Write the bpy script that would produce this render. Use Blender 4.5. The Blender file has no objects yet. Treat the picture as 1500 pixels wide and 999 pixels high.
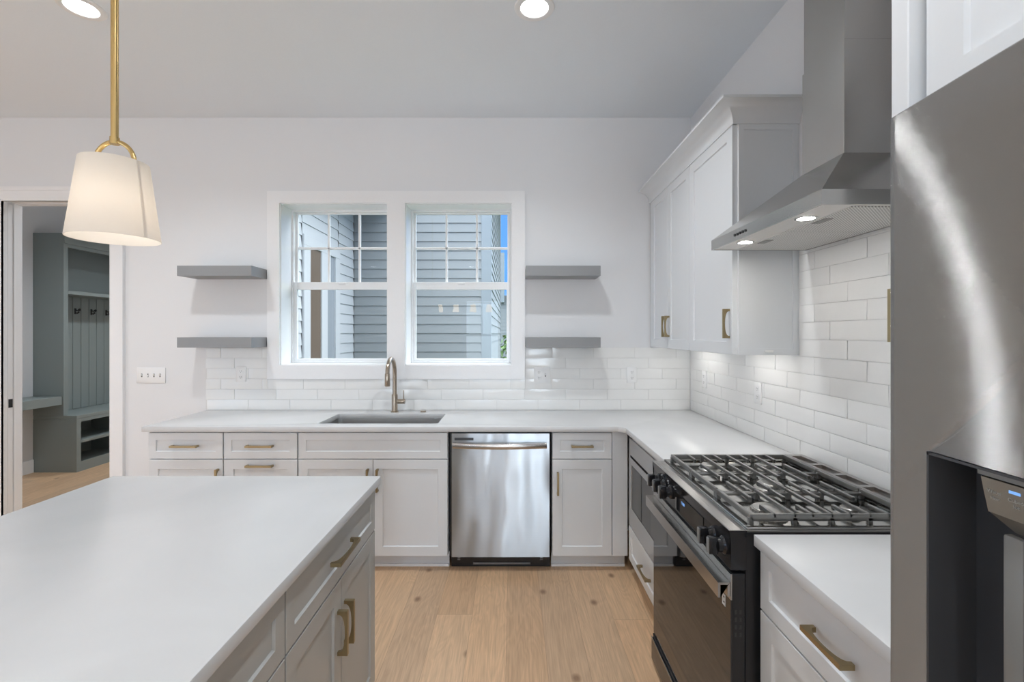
import bpy, bmesh, math, random
from math import pi, sin, cos, radians
from mathutils import Vector, Matrix
random.seed(7)
SC = bpy.context.scene
COL = SC.collection
CAMZ = 1.485
F = 692.0

# ------------------------------------------------------------------ camera
cam_data = bpy.data.cameras.new('camera')
cam = bpy.data.objects.new('camera', cam_data)
COL.objects.link(cam)
cam.location = (0, 0, CAMZ)
cam.rotation_euler = (pi / 2, 0, 0)
cam_data.sensor_fit = 'HORIZONTAL'
cam_data.sensor_width = 36.0
cam_data.lens = F / 1500 * 36.0
cam_data.shift_x = -1.0 / 1500
cam_data.shift_y = -10.5 / 1500
cam_data.clip_start = 0.05
SC.camera = cam

# ------------------------------------------------------------------ exposure
SC.view_settings.view_transform = 'Standard'
SC.view_settings.look = 'None'
SC.view_settings.gamma = 1.0
SC.view_settings.use_curve_mapping = False
SC.view_settings.exposure = 0.16
SC.cycles.max_bounces = 10
SC.cycles.diffuse_bounces = 6
SC.cycles.glossy_bounces = 5
SC.cycles.transparent_max_bounces = 16
SC.cycles.sample_clamp_indirect = 6.0
SC.cycles.caustics_reflective = False
SC.cycles.caustics_refractive = False

CAN_POWER = 63.0
DAYLIGHT = 150.0
SIDE_FILL = 30.0
SKY = 6.5

# ------------------------------------------------------------------ sky
world = bpy.data.worlds.new('sky')
SC.world = world
world.use_nodes = True
wt = world.node_tree
wt.nodes.clear()
w_out = wt.nodes.new('ShaderNodeOutputWorld')
w_bg = wt.nodes.new('ShaderNodeBackground')
w_tc = wt.nodes.new('ShaderNodeTexCoord')
w_sep = wt.nodes.new('ShaderNodeSeparateXYZ')
w_rmp = wt.nodes.new('ShaderNodeValToRGB')
w_noise = wt.nodes.new('ShaderNodeTexNoise')
w_crmp = wt.nodes.new('ShaderNodeValToRGB')
w_mix = wt.nodes.new('ShaderNodeMixRGB')
wt.links.new(w_tc.outputs['Generated'], w_sep.inputs[0])
wt.links.new(w_sep.outputs['Z'], w_rmp.inputs[0])
e = w_rmp.color_ramp.elements
e[0].position = 0.0; e[0].color = (0.070, 0.103, 0.148, 1)
e[1].position = 1.0; e[1].color = (0.95, 0.97, 1.0, 1)
x = e.new(0.10); x.color = (0.023, 0.069, 0.169, 1)
x = e.new(0.30); x.color = (0.023, 0.064, 0.164, 1)
x = e.new(0.42); x.color = (0.80, 0.88, 0.98, 1)
wt.links.new(w_tc.outputs['Generated'], w_noise.inputs['Vector'])
w_noise.inputs['Scale'].default_value = 9.0
w_noise.inputs['Detail'].default_value = 5.0
w_crmp.color_ramp.elements[0].position = 0.56
w_crmp.color_ramp.elements[1].position = 0.74
wt.links.new(w_noise.outputs['Fac'], w_crmp.inputs[0])
wt.links.new(w_crmp.outputs['Color'], w_mix.inputs['Fac'])
wt.links.new(w_rmp.outputs['Color'], w_mix.inputs['Color1'])
w_mix.inputs['Color2'].default_value = (0.164, 0.172, 0.185, 1)
wt.links.new(w_mix.outputs['Color'], w_bg.inputs['Color'])
w_bg.inputs['Strength'].default_value = SKY
wt.links.new(w_bg.outputs[0], w_out.inputs['Surface'])

# ------------------------------------------------------------------ daylight through the windows behind the camera
def area(name, loc, rot, sx, sy, power, color):
    d = bpy.data.lights.new(name, 'AREA')
    d.shape = 'RECTANGLE'; d.size = sx; d.size_y = sy
    d.energy = power; d.color = color
    o = bpy.data.objects.new(name, d)
    o.location = loc; o.rotation_euler = rot
    COL.objects.link(o)
    return o
# area lamps: front windows (face +Y), and one added at an invented left opening
FRONT_WINDOWS = [(-3.42, -2.72, .5, 2.45), (-1.35, -.35, .5, 2.45), (.05, 1.15, .5, 2.45)]
for (wx0, wx1, wz0, wz1), share in zip(FRONT_WINDOWS, (1.1, .55, 1.3)):
    area('daylight_front', ((wx0 + wx1) / 2, -5.83, (wz0 + wz1) / 2), (pi / 2, 0, 0), wx1 - wx0, wz1 - wz0, share * DAYLIGHT * (wx1 - wx0) / 2.8, (0.80, 0.915, 1.0))
area('fill_left', (-5.95, -1.5, 1.35), (pi / 2, 0, -pi / 2), 3.0, 2.2, SIDE_FILL, (0.80, 0.915, 1.0))

# soft directional lamp added to brighten window reveals; also grazes the side walls outside
fill_sun_d = bpy.data.lights.new('fill_sun', 'SUN'); fill_sun_d.energy = 1.0; fill_sun_d.angle = radians(35); fill_sun_d.color = (1.0, 0.97, 0.92)
fill_sun = bpy.data.objects.new('fill_sun', fill_sun_d); COL.objects.link(fill_sun)
fill_sun.rotation_euler = Vector((-0.80, -0.24, -0.40)).to_track_quat('-Z', 'Y').to_euler()

# ------------------------------------------------------------------ materials
def new_mat(name):
    m = bpy.data.materials.new(name)
    m.use_nodes = True
    return m, m.node_tree, m.node_tree.nodes['Principled BSDF']

def noise_bump(nt, b, scale, strength, dist=0.002, stretch=(1, 1, 1), detail=3):
    tc = nt.nodes.new('ShaderNodeTexCoord'); mp = nt.nodes.new('ShaderNodeMapping')
    mp.inputs['Scale'].default_value = stretch
    nz = nt.nodes.new('ShaderNodeTexNoise'); nz.inputs['Scale'].default_value = scale
    nz.inputs['Detail'].default_value = detail
    bp = nt.nodes.new('ShaderNodeBump'); bp.inputs['Strength'].default_value = strength
    bp.inputs['Distance'].default_value = dist
    nt.links.new(tc.outputs['Object'], mp.inputs[0]); nt.links.new(mp.outputs[0], nz.inputs['Vector'])
    nt.links.new(nz.outputs['Fac'], bp.inputs['Height']); nt.links.new(bp.outputs[0], b.inputs['Normal'])
    return nz

def paint(name, col, rough=0.5, bump=0.05, scale=250, spec=0.5, var=0.02):
    m, nt, b = new_mat(name)
    b.inputs['Roughness'].default_value = rough
    b.inputs['Specular IOR Level'].default_value = spec
    nz = noise_bump(nt, b, scale, bump, 0.0005)
    rp = nt.nodes.new('ShaderNodeValToRGB')
    rp.color_ramp.elements[0].color = tuple(c * (1 - var) for c in col) + (1,)
    rp.color_ramp.elements[1].color = tuple(min(1, c * (1 + var)) for c in col) + (1,)
    nt.links.new(nz.outputs['Fac'], rp.inputs[0]); nt.links.new(rp.outputs[0], b.inputs['Base Color'])
    return m

def metal(name, col, rough=0.3, aniso=0.0, brush=None, wave=None, metallic=1.0):
    m, nt, b = new_mat(name)
    b.inputs['Metallic'].default_value = metallic
    b.inputs['Base Color'].default_value = (*col, 1)
    b.inputs['Roughness'].default_value = rough
    tc = nt.nodes.new('ShaderNodeTexCoord')
    if aniso:
        b.inputs['Anisotropic'].default_value = aniso
        b.inputs['Anisotropic Rotation'].default_value = 0.25
        cv = nt.nodes.new('ShaderNodeCombineXYZ'); cv.inputs[0].default_value = 1.0
        vt = nt.nodes.new('ShaderNodeVectorTransform'); vt.vector_type = 'VECTOR'; vt.convert_from = 'OBJECT'; vt.convert_to = 'WORLD'
        nt.links.new(cv.outputs[0], vt.inputs[0]); nt.links.new(vt.outputs[0], b.inputs['Tangent'])
    if brush:
        mp = nt.nodes.new('ShaderNodeMapping'); mp.inputs['Scale'].default_value = brush
        nz = nt.nodes.new('ShaderNodeTexNoise'); nz.inputs['Scale'].default_value = 1.0
        nz.inputs['Detail'].default_value = 4
        nt.links.new(tc.outputs['Object'], mp.inputs[0]); nt.links.new(mp.outputs[0], nz.inputs['Vector'])
        mr = nt.nodes.new('ShaderNodeMapRange')
        mr.inputs['To Min'].default_value = rough * 0.92; mr.inputs['To Max'].default_value = rough * 1.08
        nt.links.new(nz.outputs['Fac'], mr.inputs['Value']); nt.links.new(mr.outputs[0], b.inputs['Roughness'])
        rp = nt.nodes.new('ShaderNodeValToRGB')
        rp.color_ramp.elements[0].position = 0.3; rp.color_ramp.elements[1].position = 0.7
        rp.color_ramp.elements[0].color = tuple(c * 0.98 for c in col) + (1,)
        rp.color_ramp.elements[1].color = tuple(min(1, c * 1.02) for c in col) + (1,)
        nt.links.new(nz.outputs['Fac'], rp.inputs[0]); nt.links.new(rp.outputs[0], b.inputs['Base Color'])
    if wave:
        mp2 = nt.nodes.new('ShaderNodeMapping'); mp2.inputs['Scale'].default_value = wave[0]
        n2 = nt.nodes.new('ShaderNodeTexNoise'); n2.inputs['Scale'].default_value = 1.0
        n2.inputs['Detail'].default_value = 1
        bp = nt.nodes.new('ShaderNodeBump'); bp.inputs['Strength'].default_value = 1.0
        bp.inputs['Distance'].default_value = wave[1]
        nt.links.new(tc.outputs['Object'], mp2.inputs[0]); nt.links.new(mp2.outputs[0], n2.inputs['Vector'])
        nt.links.new(n2.outputs['Fac'], bp.inputs['Height']); nt.links.new(bp.outputs[0], b.inputs['Normal'])
    return m

def plain(name, col, rough=0.5, metallic=0.0, spec=0.5, coat=0.0):
    m, nt, b = new_mat(name)
    b.inputs['Base Color'].default_value = (*col, 1)
    b.inputs['Roughness'].default_value = rough
    b.inputs['Metallic'].default_value = metallic
    b.inputs['Specular IOR Level'].default_value = spec
    b.inputs['Coat Weight'].default_value = coat
    noise_bump(nt, b, 300, 0.02, 0.0003)
    return m

def emit(name, col, strength):
    m = bpy.data.materials.new(name); m.use_nodes = True
    nt = m.node_tree; nt.nodes.clear()
    o = nt.nodes.new('ShaderNodeOutputMaterial'); e_ = nt.nodes.new('ShaderNodeEmission')
    e_.inputs['Color'].default_value = (*col, 1); e_.inputs['Strength'].default_value = strength
    nt.links.new(e_.outputs[0], o.inputs[0])
    return m

def glass_mat(name, ior=1.46, tint=(0.96, 0.98, 0.98)):
    m = bpy.data.materials.new(name); m.use_nodes = True
    nt = m.node_tree; nt.nodes.clear()
    o = nt.nodes.new('ShaderNodeOutputMaterial')
    tr = nt.nodes.new('ShaderNodeBsdfTransparent'); tr.inputs['Color'].default_value = (*tint, 1)
    gl = nt.nodes.new('ShaderNodeBsdfGlossy'); gl.inputs['Roughness'].default_value = 0.0
    fr = nt.nodes.new('ShaderNodeFresnel'); fr.inputs['IOR'].default_value = ior
    mx = nt.nodes.new('ShaderNodeMixShader')
    ge = nt.nodes.new('ShaderNodeNewGeometry'); ml = nt.nodes.new('ShaderNodeMath'); ml.operation = 'MULTIPLY'
    sb = nt.nodes.new('ShaderNodeMath'); sb.operation = 'SUBTRACT'; sb.inputs[0].default_value = 1.0
    nt.links.new(ge.outputs['Backfacing'], sb.inputs[1]); nt.links.new(fr.outputs[0], ml.inputs[0]); nt.links.new(sb.outputs[0], ml.inputs[1])
    nt.links.new(ml.outputs[0], mx.inputs[0]); nt.links.new(tr.outputs[0], mx.inputs[1])
    nt.links.new(gl.outputs[0], mx.inputs[2]); nt.links.new(mx.outputs[0], o.inputs[0])
    return m

def oak_mat():
    m, nt, b = new_mat('oak_planks')
    N = nt.nodes.new; L = nt.links.new
    def math_(op, a, c=None):
        n = N('ShaderNodeMath'); n.operation = op
        for i, v in enumerate((a, c)):
            if v is None: continue
            if isinstance(v, (int, float)): n.inputs[i].default_value = v
            else: L(v, n.inputs[i])
        return n.outputs[0]
    tc = N('ShaderNodeTexCoord'); sp = N('ShaderNodeSeparateXYZ'); L(tc.outputs['Object'], sp.inputs[0])
    W, LEN = 0.185, 1.7
    u = math_('DIVIDE', math_('ADD', sp.outputs['X'], 0.03), W)
    row = math_('FLOOR', u)
    wn = N('ShaderNodeTexWhiteNoise'); wn.noise_dimensions = '1D'; L(row, wn.inputs['W'])
    v = math_('ADD', math_('DIVIDE', sp.outputs['Y'], LEN), math_('MULTIPLY', wn.outputs['Value'], 7.0))
    colm = math_('FLOOR', v)
    cb = N('ShaderNodeCombineXYZ'); L(row, cb.inputs[0]); L(colm, cb.inputs[1])
    w2 = N('ShaderNodeTexWhiteNoise'); w2.noise_dimensions = '2D'; L(cb.outputs[0], w2.inputs['Vector'])
    # grain coordinates: per-plank offset
    off = N('ShaderNodeVectorMath'); off.operation = 'SCALE'; L(w2.outputs['Color'], off.inputs[0]); off.inputs['Scale'].default_value = 37.0
    ad = N('ShaderNodeVectorMath'); ad.operation = 'ADD'; L(tc.outputs['Object'], ad.inputs[0]); L(off.outputs[0], ad.inputs[1])
    mp = N('ShaderNodeMapping'); mp.inputs['Scale'].default_value = (5.0, 0.7, 1); L(ad.outputs[0], mp.inputs[0])
    g1 = N('ShaderNodeTexNoise'); g1.inputs['Scale'].default_value = 1.6; g1.inputs['Detail'].default_value = 3; g1.inputs['Distortion'].default_value = 0.8
    L(mp.outputs[0], g1.inputs['Vector'])
    # cathedral rings from the noise
    rings = math_('FRACT', math_('MULTIPLY', g1.outputs['Fac'], 13.0))
    ringt = math_('ABSOLUTE', math_('SUBTRACT', rings, 0.5))
    mp2 = N('ShaderNodeMapping'); mp2.inputs['Scale'].default_value = (120, 5, 1); L(ad.outputs[0], mp2.inputs[0])
    g2 = N('ShaderNodeTexNoise'); g2.inputs['Scale'].default_value = 1.0; g2.inputs['Detail'].default_value = 4; L(mp2.outputs[0], g2.inputs['Vector'])
    ramp = N('ShaderNodeValToRGB'); L(w2.outputs['Value'], ramp.inputs[0])
    el = ramp.color_ramp.elements
    el[0].position = 0.0; el[0].color = (0.578, 0.377, 0.227, 1)
    el[1].position = 1.0; el[1].color = (0.654, 0.423, 0.255, 1)
    a = el.new(0.3); a.color = (0.684, 0.463, 0.289, 1)
    a = el.new(0.55); a.color = (0.552, 0.377, 0.240, 1)
    a = el.new(0.8); a.color = (0.728, 0.488, 0.295, 1)
    mixg = N('ShaderNodeMixRGB'); mixg.blend_type = 'MULTIPLY'
    gr = N('ShaderNodeMapRange'); gr.inputs['From Min'].default_value = 0.35; gr.inputs['From Max'].default_value = 0.7
    gr.inputs['To Min'].default_value = 0.86; gr.inputs['To Max'].default_value = 1.06; L(g2.outputs['Fac'], gr.inputs['Value'])
    rr = N('ShaderNodeMapRange'); rr.inputs['From Min'].default_value = 0.0; rr.inputs['From Max'].default_value = 0.5
    rr.inputs['To Min'].default_value = 1.03; rr.inputs['To Max'].default_value = 0.91; L(ringt, rr.inputs['Value'])
    gm = math_('MULTIPLY', gr.outputs[0], rr.outputs[0])
    mixg.inputs['Fac'].default_value = 1.0
    L(ramp.outputs[0], mixg.inputs['Color1']); L(gm, mixg.inputs['Color2'])
    # knots
    mp3 = N('ShaderNodeMapping'); mp3.inputs['Scale'].default_value = (2.4, 1.7, 1); L(ad.outputs[0], mp3.inputs[0])
    vo = N('ShaderNodeTexVoronoi'); vo.voronoi_dimensions = '2D'; vo.inputs['Scale'].default_value = 1.0; L(mp3.outputs[0], vo.inputs['Vector'])
    kr = N('ShaderNodeValToRGB'); L(vo.outputs['Distance'], kr.inputs[0])
    kr.color_ramp.elements[0].position = 0.018; kr.color_ramp.elements[0].color = (0.75, 0.75, 0.75, 1)
    kr.color_ramp.elements[1].position = 0.06; kr.color_ramp.elements[1].color = (0, 0, 0, 1)
    mixk = N('ShaderNodeMixRGB'); L(kr.outputs[0], mixk.inputs['Fac']); L(mixg.outputs[0], mixk.inputs['Color1'])
    mixk.inputs['Color2'].default_value = (0.16, 0.08, 0.04, 1)
    # seams
    fu = math_('FRACT', u); fv = math_('FRACT', v)
    du = math_('MULTIPLY', math_('MINIMUM', fu, math_('SUBTRACT', 1.0, fu)), W)
    dv = math_('MULTIPLY', math_('MINIMUM', fv, math_('SUBTRACT', 1.0, fv)), LEN)
    d = math_('MINIMUM', du, dv)
    sm = N('ShaderNodeMapRange'); sm.inputs['From Min'].default_value = 0.0; sm.inputs['From Max'].default_value = 0.0016
    sm.inputs['To Min'].default_value = 0.62; sm.inputs['To Max'].default_value = 1.0; L(d, sm.inputs['Value'])
    mixs = N('ShaderNodeMixRGB'); mixs.blend_type = 'MULTIPLY'; mixs.inputs['Fac'].default_value = 1.0
    L(mixk.outputs[0], mixs.inputs['Color1']); L(sm.outputs[0], mixs.inputs['Color2'])
    L(mixs.outputs[0], b.inputs['Base Color'])
    b.inputs['Roughness'].default_value = 0.42
    bp = N('ShaderNodeBump'); bp.inputs['Strength'].default_value = 0.15; bp.inputs['Distance'].default_value = 0.001
    L(math_('ADD', g2.outputs['Fac'], sm.outputs[0]), bp.inputs['Height']); L(bp.outputs[0], b.inputs['Normal'])
    return m

def quartz_mat():
    m, nt, b = new_mat('white_quartz')
    N = nt.nodes.new; L = nt.links.new
    tc = N('ShaderNodeTexCoord')
    nz = N('ShaderNodeTexNoise'); nz.inputs['Scale'].default_value = 2.2; nz.inputs['Detail'].default_value = 6; nz.inputs['Distortion'].default_value = 1.2
    L(tc.outputs['Object'], nz.inputs['Vector'])
    rp = N('ShaderNodeValToRGB'); L(nz.outputs['Fac'], rp.inputs[0])
    rp.color_ramp.elements[0].position = 0.35; rp.color_ramp.elements[0].color = (0.60, 0.605, 0.61, 1)
    rp.color_ramp.elements[1].position = 0.65; rp.color_ramp.elements[1].color = (0.63, 0.635, 0.64, 1)
    L(rp.outputs[0], b.inputs['Base Color'])
    b.inputs['Roughness'].default_value = 0.27
    return m

def filter_mat():
    m, nt, b = new_mat('perforated_steel')
    N = nt.nodes.new; L = nt.links.new
    tc = N('ShaderNodeTexCoord'); mp = N('ShaderNodeMapping'); mp.inputs['Scale'].default_value = (140, 140, 0)
    mp.inputs['Rotation'].default_value = (0, 0, pi / 4)
    vo = N('ShaderNodeTexVoronoi'); vo.voronoi_dimensions = '2D'; vo.inputs['Scale'].default_value = 1.0; vo.inputs['Randomness'].default_value = 0.0
    L(tc.outputs['Object'], mp.inputs[0]); L(mp.outputs[0], vo.inputs['Vector'])
    rp = N('ShaderNodeValToRGB'); rp.color_ramp.interpolation = 'LINEAR'
    rp.color_ramp.elements[0].position = 0.28; rp.color_ramp.elements[0].color = (0.30, 0.30, 0.29, 1)
    rp.color_ramp.elements[1].position = 0.40; rp.color_ramp.elements[1].color = (0.88, 0.88, 0.86, 1)  # filter whitened too, for light bounced onto the hood underside
    L(vo.outputs['Distance'], rp.inputs[0]); L(rp.outputs[0], b.inputs['Base Color'])
    b.inputs['Metallic'].default_value = 0.0; b.inputs['Roughness'].default_value = 0.45
    return m

def shade_mat():
    m = bpy.data.materials.new('linen_shade'); m.use_nodes = True
    nt = m.node_tree; nt.nodes.clear(); N = nt.nodes.new; L = nt.links.new
    o = N('ShaderNodeOutputMaterial'); d = N('ShaderNodeBsdfDiffuse'); t = N('ShaderNodeBsdfTranslucent'); mx = N('ShaderNodeMixShader')
    d.inputs['Color'].default_value = (0.86, 0.85, 0.83, 1); t.inputs['Color'].default_value = (0.88, 0.82, 0.74, 1)
    mx.inputs[0].default_value = 0.58
    tc = N('ShaderNodeTexCoord'); mp = N('ShaderNodeMapping'); mp.inputs['Scale'].default_value = (500, 500, 900)
    nz = N('ShaderNodeTexNoise'); nz.inputs['Scale'].default_value = 1; bp = N('ShaderNodeBump'); bp.inputs['Strength'].default_value = 0.1
    bp.inputs['Distance'].default_value = 0.0005
    L(tc.outputs['Object'], mp.inputs[0]); L(mp.outputs[0], nz.inputs['Vector']); L(nz.outputs['Fac'], bp.inputs['Height'])
    L(bp.outputs[0], d.inputs['Normal'])
    L(d.outputs[0], mx.inputs[1]); L(t.outputs[0], mx.inputs[2]); L(mx.outputs[0], o.inputs[0])
    return m

M = {}
M['wall'] = paint('wall_paint', (0.76, 0.765, 0.78), 0.6, 0.08, 180)
M['ceiling'] = paint('ceiling_paint', (0.79, 0.835, 0.88), 0.8, 0.08, 160)
M['trim'] = paint('trim_paint', (0.83, 0.83, 0.84), 0.35, 0.02, 120)
M['vinyl'] = paint('window_vinyl', (0.83, 0.84, 0.85), 0.3, 0.01, 120)
M['cab'] = paint('white_cabinet_paint', (0.70, 0.72, 0.74), 0.32, 0.02, 200, var=0.01)
M['grey'] = paint('grey_cabinet_paint', (0.40, 0.40, 0.385), 0.35, 0.02, 200, var=0.01)
M['shelfgrey'] = paint('grey_shelf_paint', (0.26, 0.263, 0.268), 0.4, 0.02, 200, var=0.01)
M['sage'] = paint('sage_grey_paint', (0.235, 0.27, 0.265), 0.4, 0.02, 200, var=0.01)
M['oak'] = oak_mat()
M['quartz'] = quartz_mat()
M['tile'] = paint('white_glazed_tile', (0.80, 0.80, 0.79), 0.14, 0.03, 40, var=0.012)
M['grout'] = paint('white_grout', (0.70, 0.70, 0.69), 0.8, 0.1, 300)
M['plate'] = paint('white_plastic', (0.82, 0.82, 0.82), 0.3, 0.01, 200, var=0.005)
M['slot'] = plain('dark_slot', (0.045, 0.045, 0.045), 0.6)
M['brass'] = metal('brushed_brass', (0.37, 0.295, 0.17), 0.36, brush=(60, 60, 400))
M['lampbrass'] = metal('satin_brass', (0.62, 0.44, 0.19), 0.28, brush=(200, 200, 20))
M['bronze'] = metal('brushed_bronze_steel', (0.36, 0.30, 0.24), 0.28, brush=(300, 300, 30))
M['steel'] = metal('stainless_steel', (0.60, 0.60, 0.60), 0.24, aniso=0.6, brush=(4, 4, 900))
M['dwsteel'] = metal('dishwasher_steel', (0.43, 0.46, 0.49), 0.29, aniso=1.0, brush=(3, 3, 700), wave=((5.0, 1.0, 1.6), 0.014))
M['fridgesteel'] = metal('refrigerator_steel', (0.33, 0.325, 0.315), 0.11, brush=(5, 5, 800), metallic=0.7)
def cross_brush(m, k):
    """horizontal brushing: microscopic grooves tilt the normal up and down only"""
    nt = m.node_tree; b = nt.nodes['Principled BSDF']; N = nt.nodes.new; L = nt.links.new
    ge = N('ShaderNodeNewGeometry'); sc = N('ShaderNodeVectorMath'); sc.operation = 'SCALE'; sc.inputs['Scale'].default_value = 9000
    L(ge.outputs['Position'], sc.inputs[0])
    w1 = N('ShaderNodeTexWhiteNoise'); w1.noise_dimensions = '3D'; L(sc.outputs[0], w1.inputs['Vector'])
    sp = N('ShaderNodeSeparateColor'); L(w1.outputs['Color'], sp.inputs[0])
    a = N('ShaderNodeMath'); a.operation = 'ADD'; L(sp.outputs[0], a.inputs[0]); L(sp.outputs[1], a.inputs[1])
    c = N('ShaderNodeMath'); c.operation = 'MULTIPLY_ADD'; L(a.outputs[0], c.inputs[0]); c.inputs[1].default_value = k; c.inputs[2].default_value = -k
    cb = N('ShaderNodeCombineXYZ'); L(c.outputs[0], cb.inputs[2])
    ad = N('ShaderNodeVectorMath'); ad.operation = 'ADD'; L(ge.outputs['Normal'], ad.inputs[0]); L(cb.outputs[0], ad.inputs[1])
    nm = N('ShaderNodeVectorMath'); nm.operation = 'NORMALIZE'; L(ad.outputs[0], nm.inputs[0]); L(nm.outputs[0], b.inputs['Normal'])
cross_brush(M['fridgesteel'], 3.0)
M['hoodsteel'] = metal('hood_steel', (0.48, 0.47, 0.45), 0.24, brush=(6, 6, 6), wave=((5, 5, 5), 0.0012))
M['sinksteel'] = metal('sink_steel', (0.50, 0.50, 0.50), 0.28, brush=(4, 400, 4))
M['blacksteel'] = metal('black_stainless', (0.42, 0.40, 0.385), 0.28, brush=(3, 500, 500))
M['handlesteel'] = metal('oven_handle_steel', (0.52, 0.50, 0.48), 0.25, brush=(3, 500, 500))
M['cooktop'] = metal('polished_cooktop', (0.45, 0.44, 0.42), 0.10, brush=(30, 30, 30))
M['blackglass'] = plain('black_glass', (0.008, 0.008, 0.009), 0.03, spec=0.8)
M['black'] = plain('black_enamel', (0.015, 0.015, 0.017), 0.35)
M['blackgloss'] = plain('gloss_black_plastic', (0.012, 0.012, 0.014), 0.15)
M['iron'] = plain('cast_iron', (0.25, 0.247, 0.24), 0.34, metallic=0.88)
M['burner'] = plain('burner_cap', (0.42, 0.41, 0.39), 0.35, metallic=0.6)
M['darkgrey'] = plain('dark_grey_plastic', (0.045, 0.047, 0.052), 0.35)
M['midgrey'] = plain('grey_plastic', (0.20, 0.20, 0.195), 0.3)
M['taupe'] = metal('smoked_panel', (0.36, 0.34, 0.30), 0.25, metallic=0.6)
M['filter'] = filter_mat()
M['hoodpan'] = plain('lamplit_hood_pan', (0.88, 0.88, 0.86), 0.4)  # underside whitened to carry hood lamp light and counter bounce
M['glass'] = glass_mat('window_glass')
M['can'] = emit('downlight_glow', (1.0, 0.98, 0.95), 6.0)
M['puck'] = emit('hood_lamp_glow', (1.0, 0.96, 0.90), 130)
M['strip'] = emit('under_cabinet_glow', (1.0, 0.97, 0.92), 16)
M['bulb'] = emit('bulb_glow', (1.0, 0.93, 0.85), 27)
M['bigbulb'] = emit('chandelier_bulb_glow', (1.0, 0.84, 0.64), 60)
M['glowshade'] = emit('glowing_lamp_shade', (1.0, 0.76, 0.50), 9.0)  # shades emit by themselves, standing in for bulb light shining through
M['blueled'] = emit('blue_display', (0.25, 0.5, 1.0), 0.9)
M['paletext'] = plain('pale_print', (0.40, 0.40, 0.38), 0.5)
M['shade'] = shade_mat()
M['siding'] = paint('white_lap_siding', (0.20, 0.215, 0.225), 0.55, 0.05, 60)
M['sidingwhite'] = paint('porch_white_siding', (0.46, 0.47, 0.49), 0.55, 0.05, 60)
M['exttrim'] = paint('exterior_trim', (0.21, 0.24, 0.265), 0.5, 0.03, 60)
M['doorwood'] = plain('dark_stained_wood', (0.12, 0.085, 0.06), 0.4)
M['porchglass'] = plain('grey_door_glass', (0.25, 0.27, 0.30), 0.08)  # flat grey base colour for door and far window glass
M['roofing'] = paint('grey_shingles', (0.16, 0.18, 0.21), 0.8, 0.4, 30)
M['lawn'] = paint('lawn', (0.085, 0.12, 0.06), 0.9, 0.6, 20, var=0.3)
M['leaf'] = paint('leaf_green', (0.09, 0.17, 0.04), 0.6, 0.3, 40, var=0.3)

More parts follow.
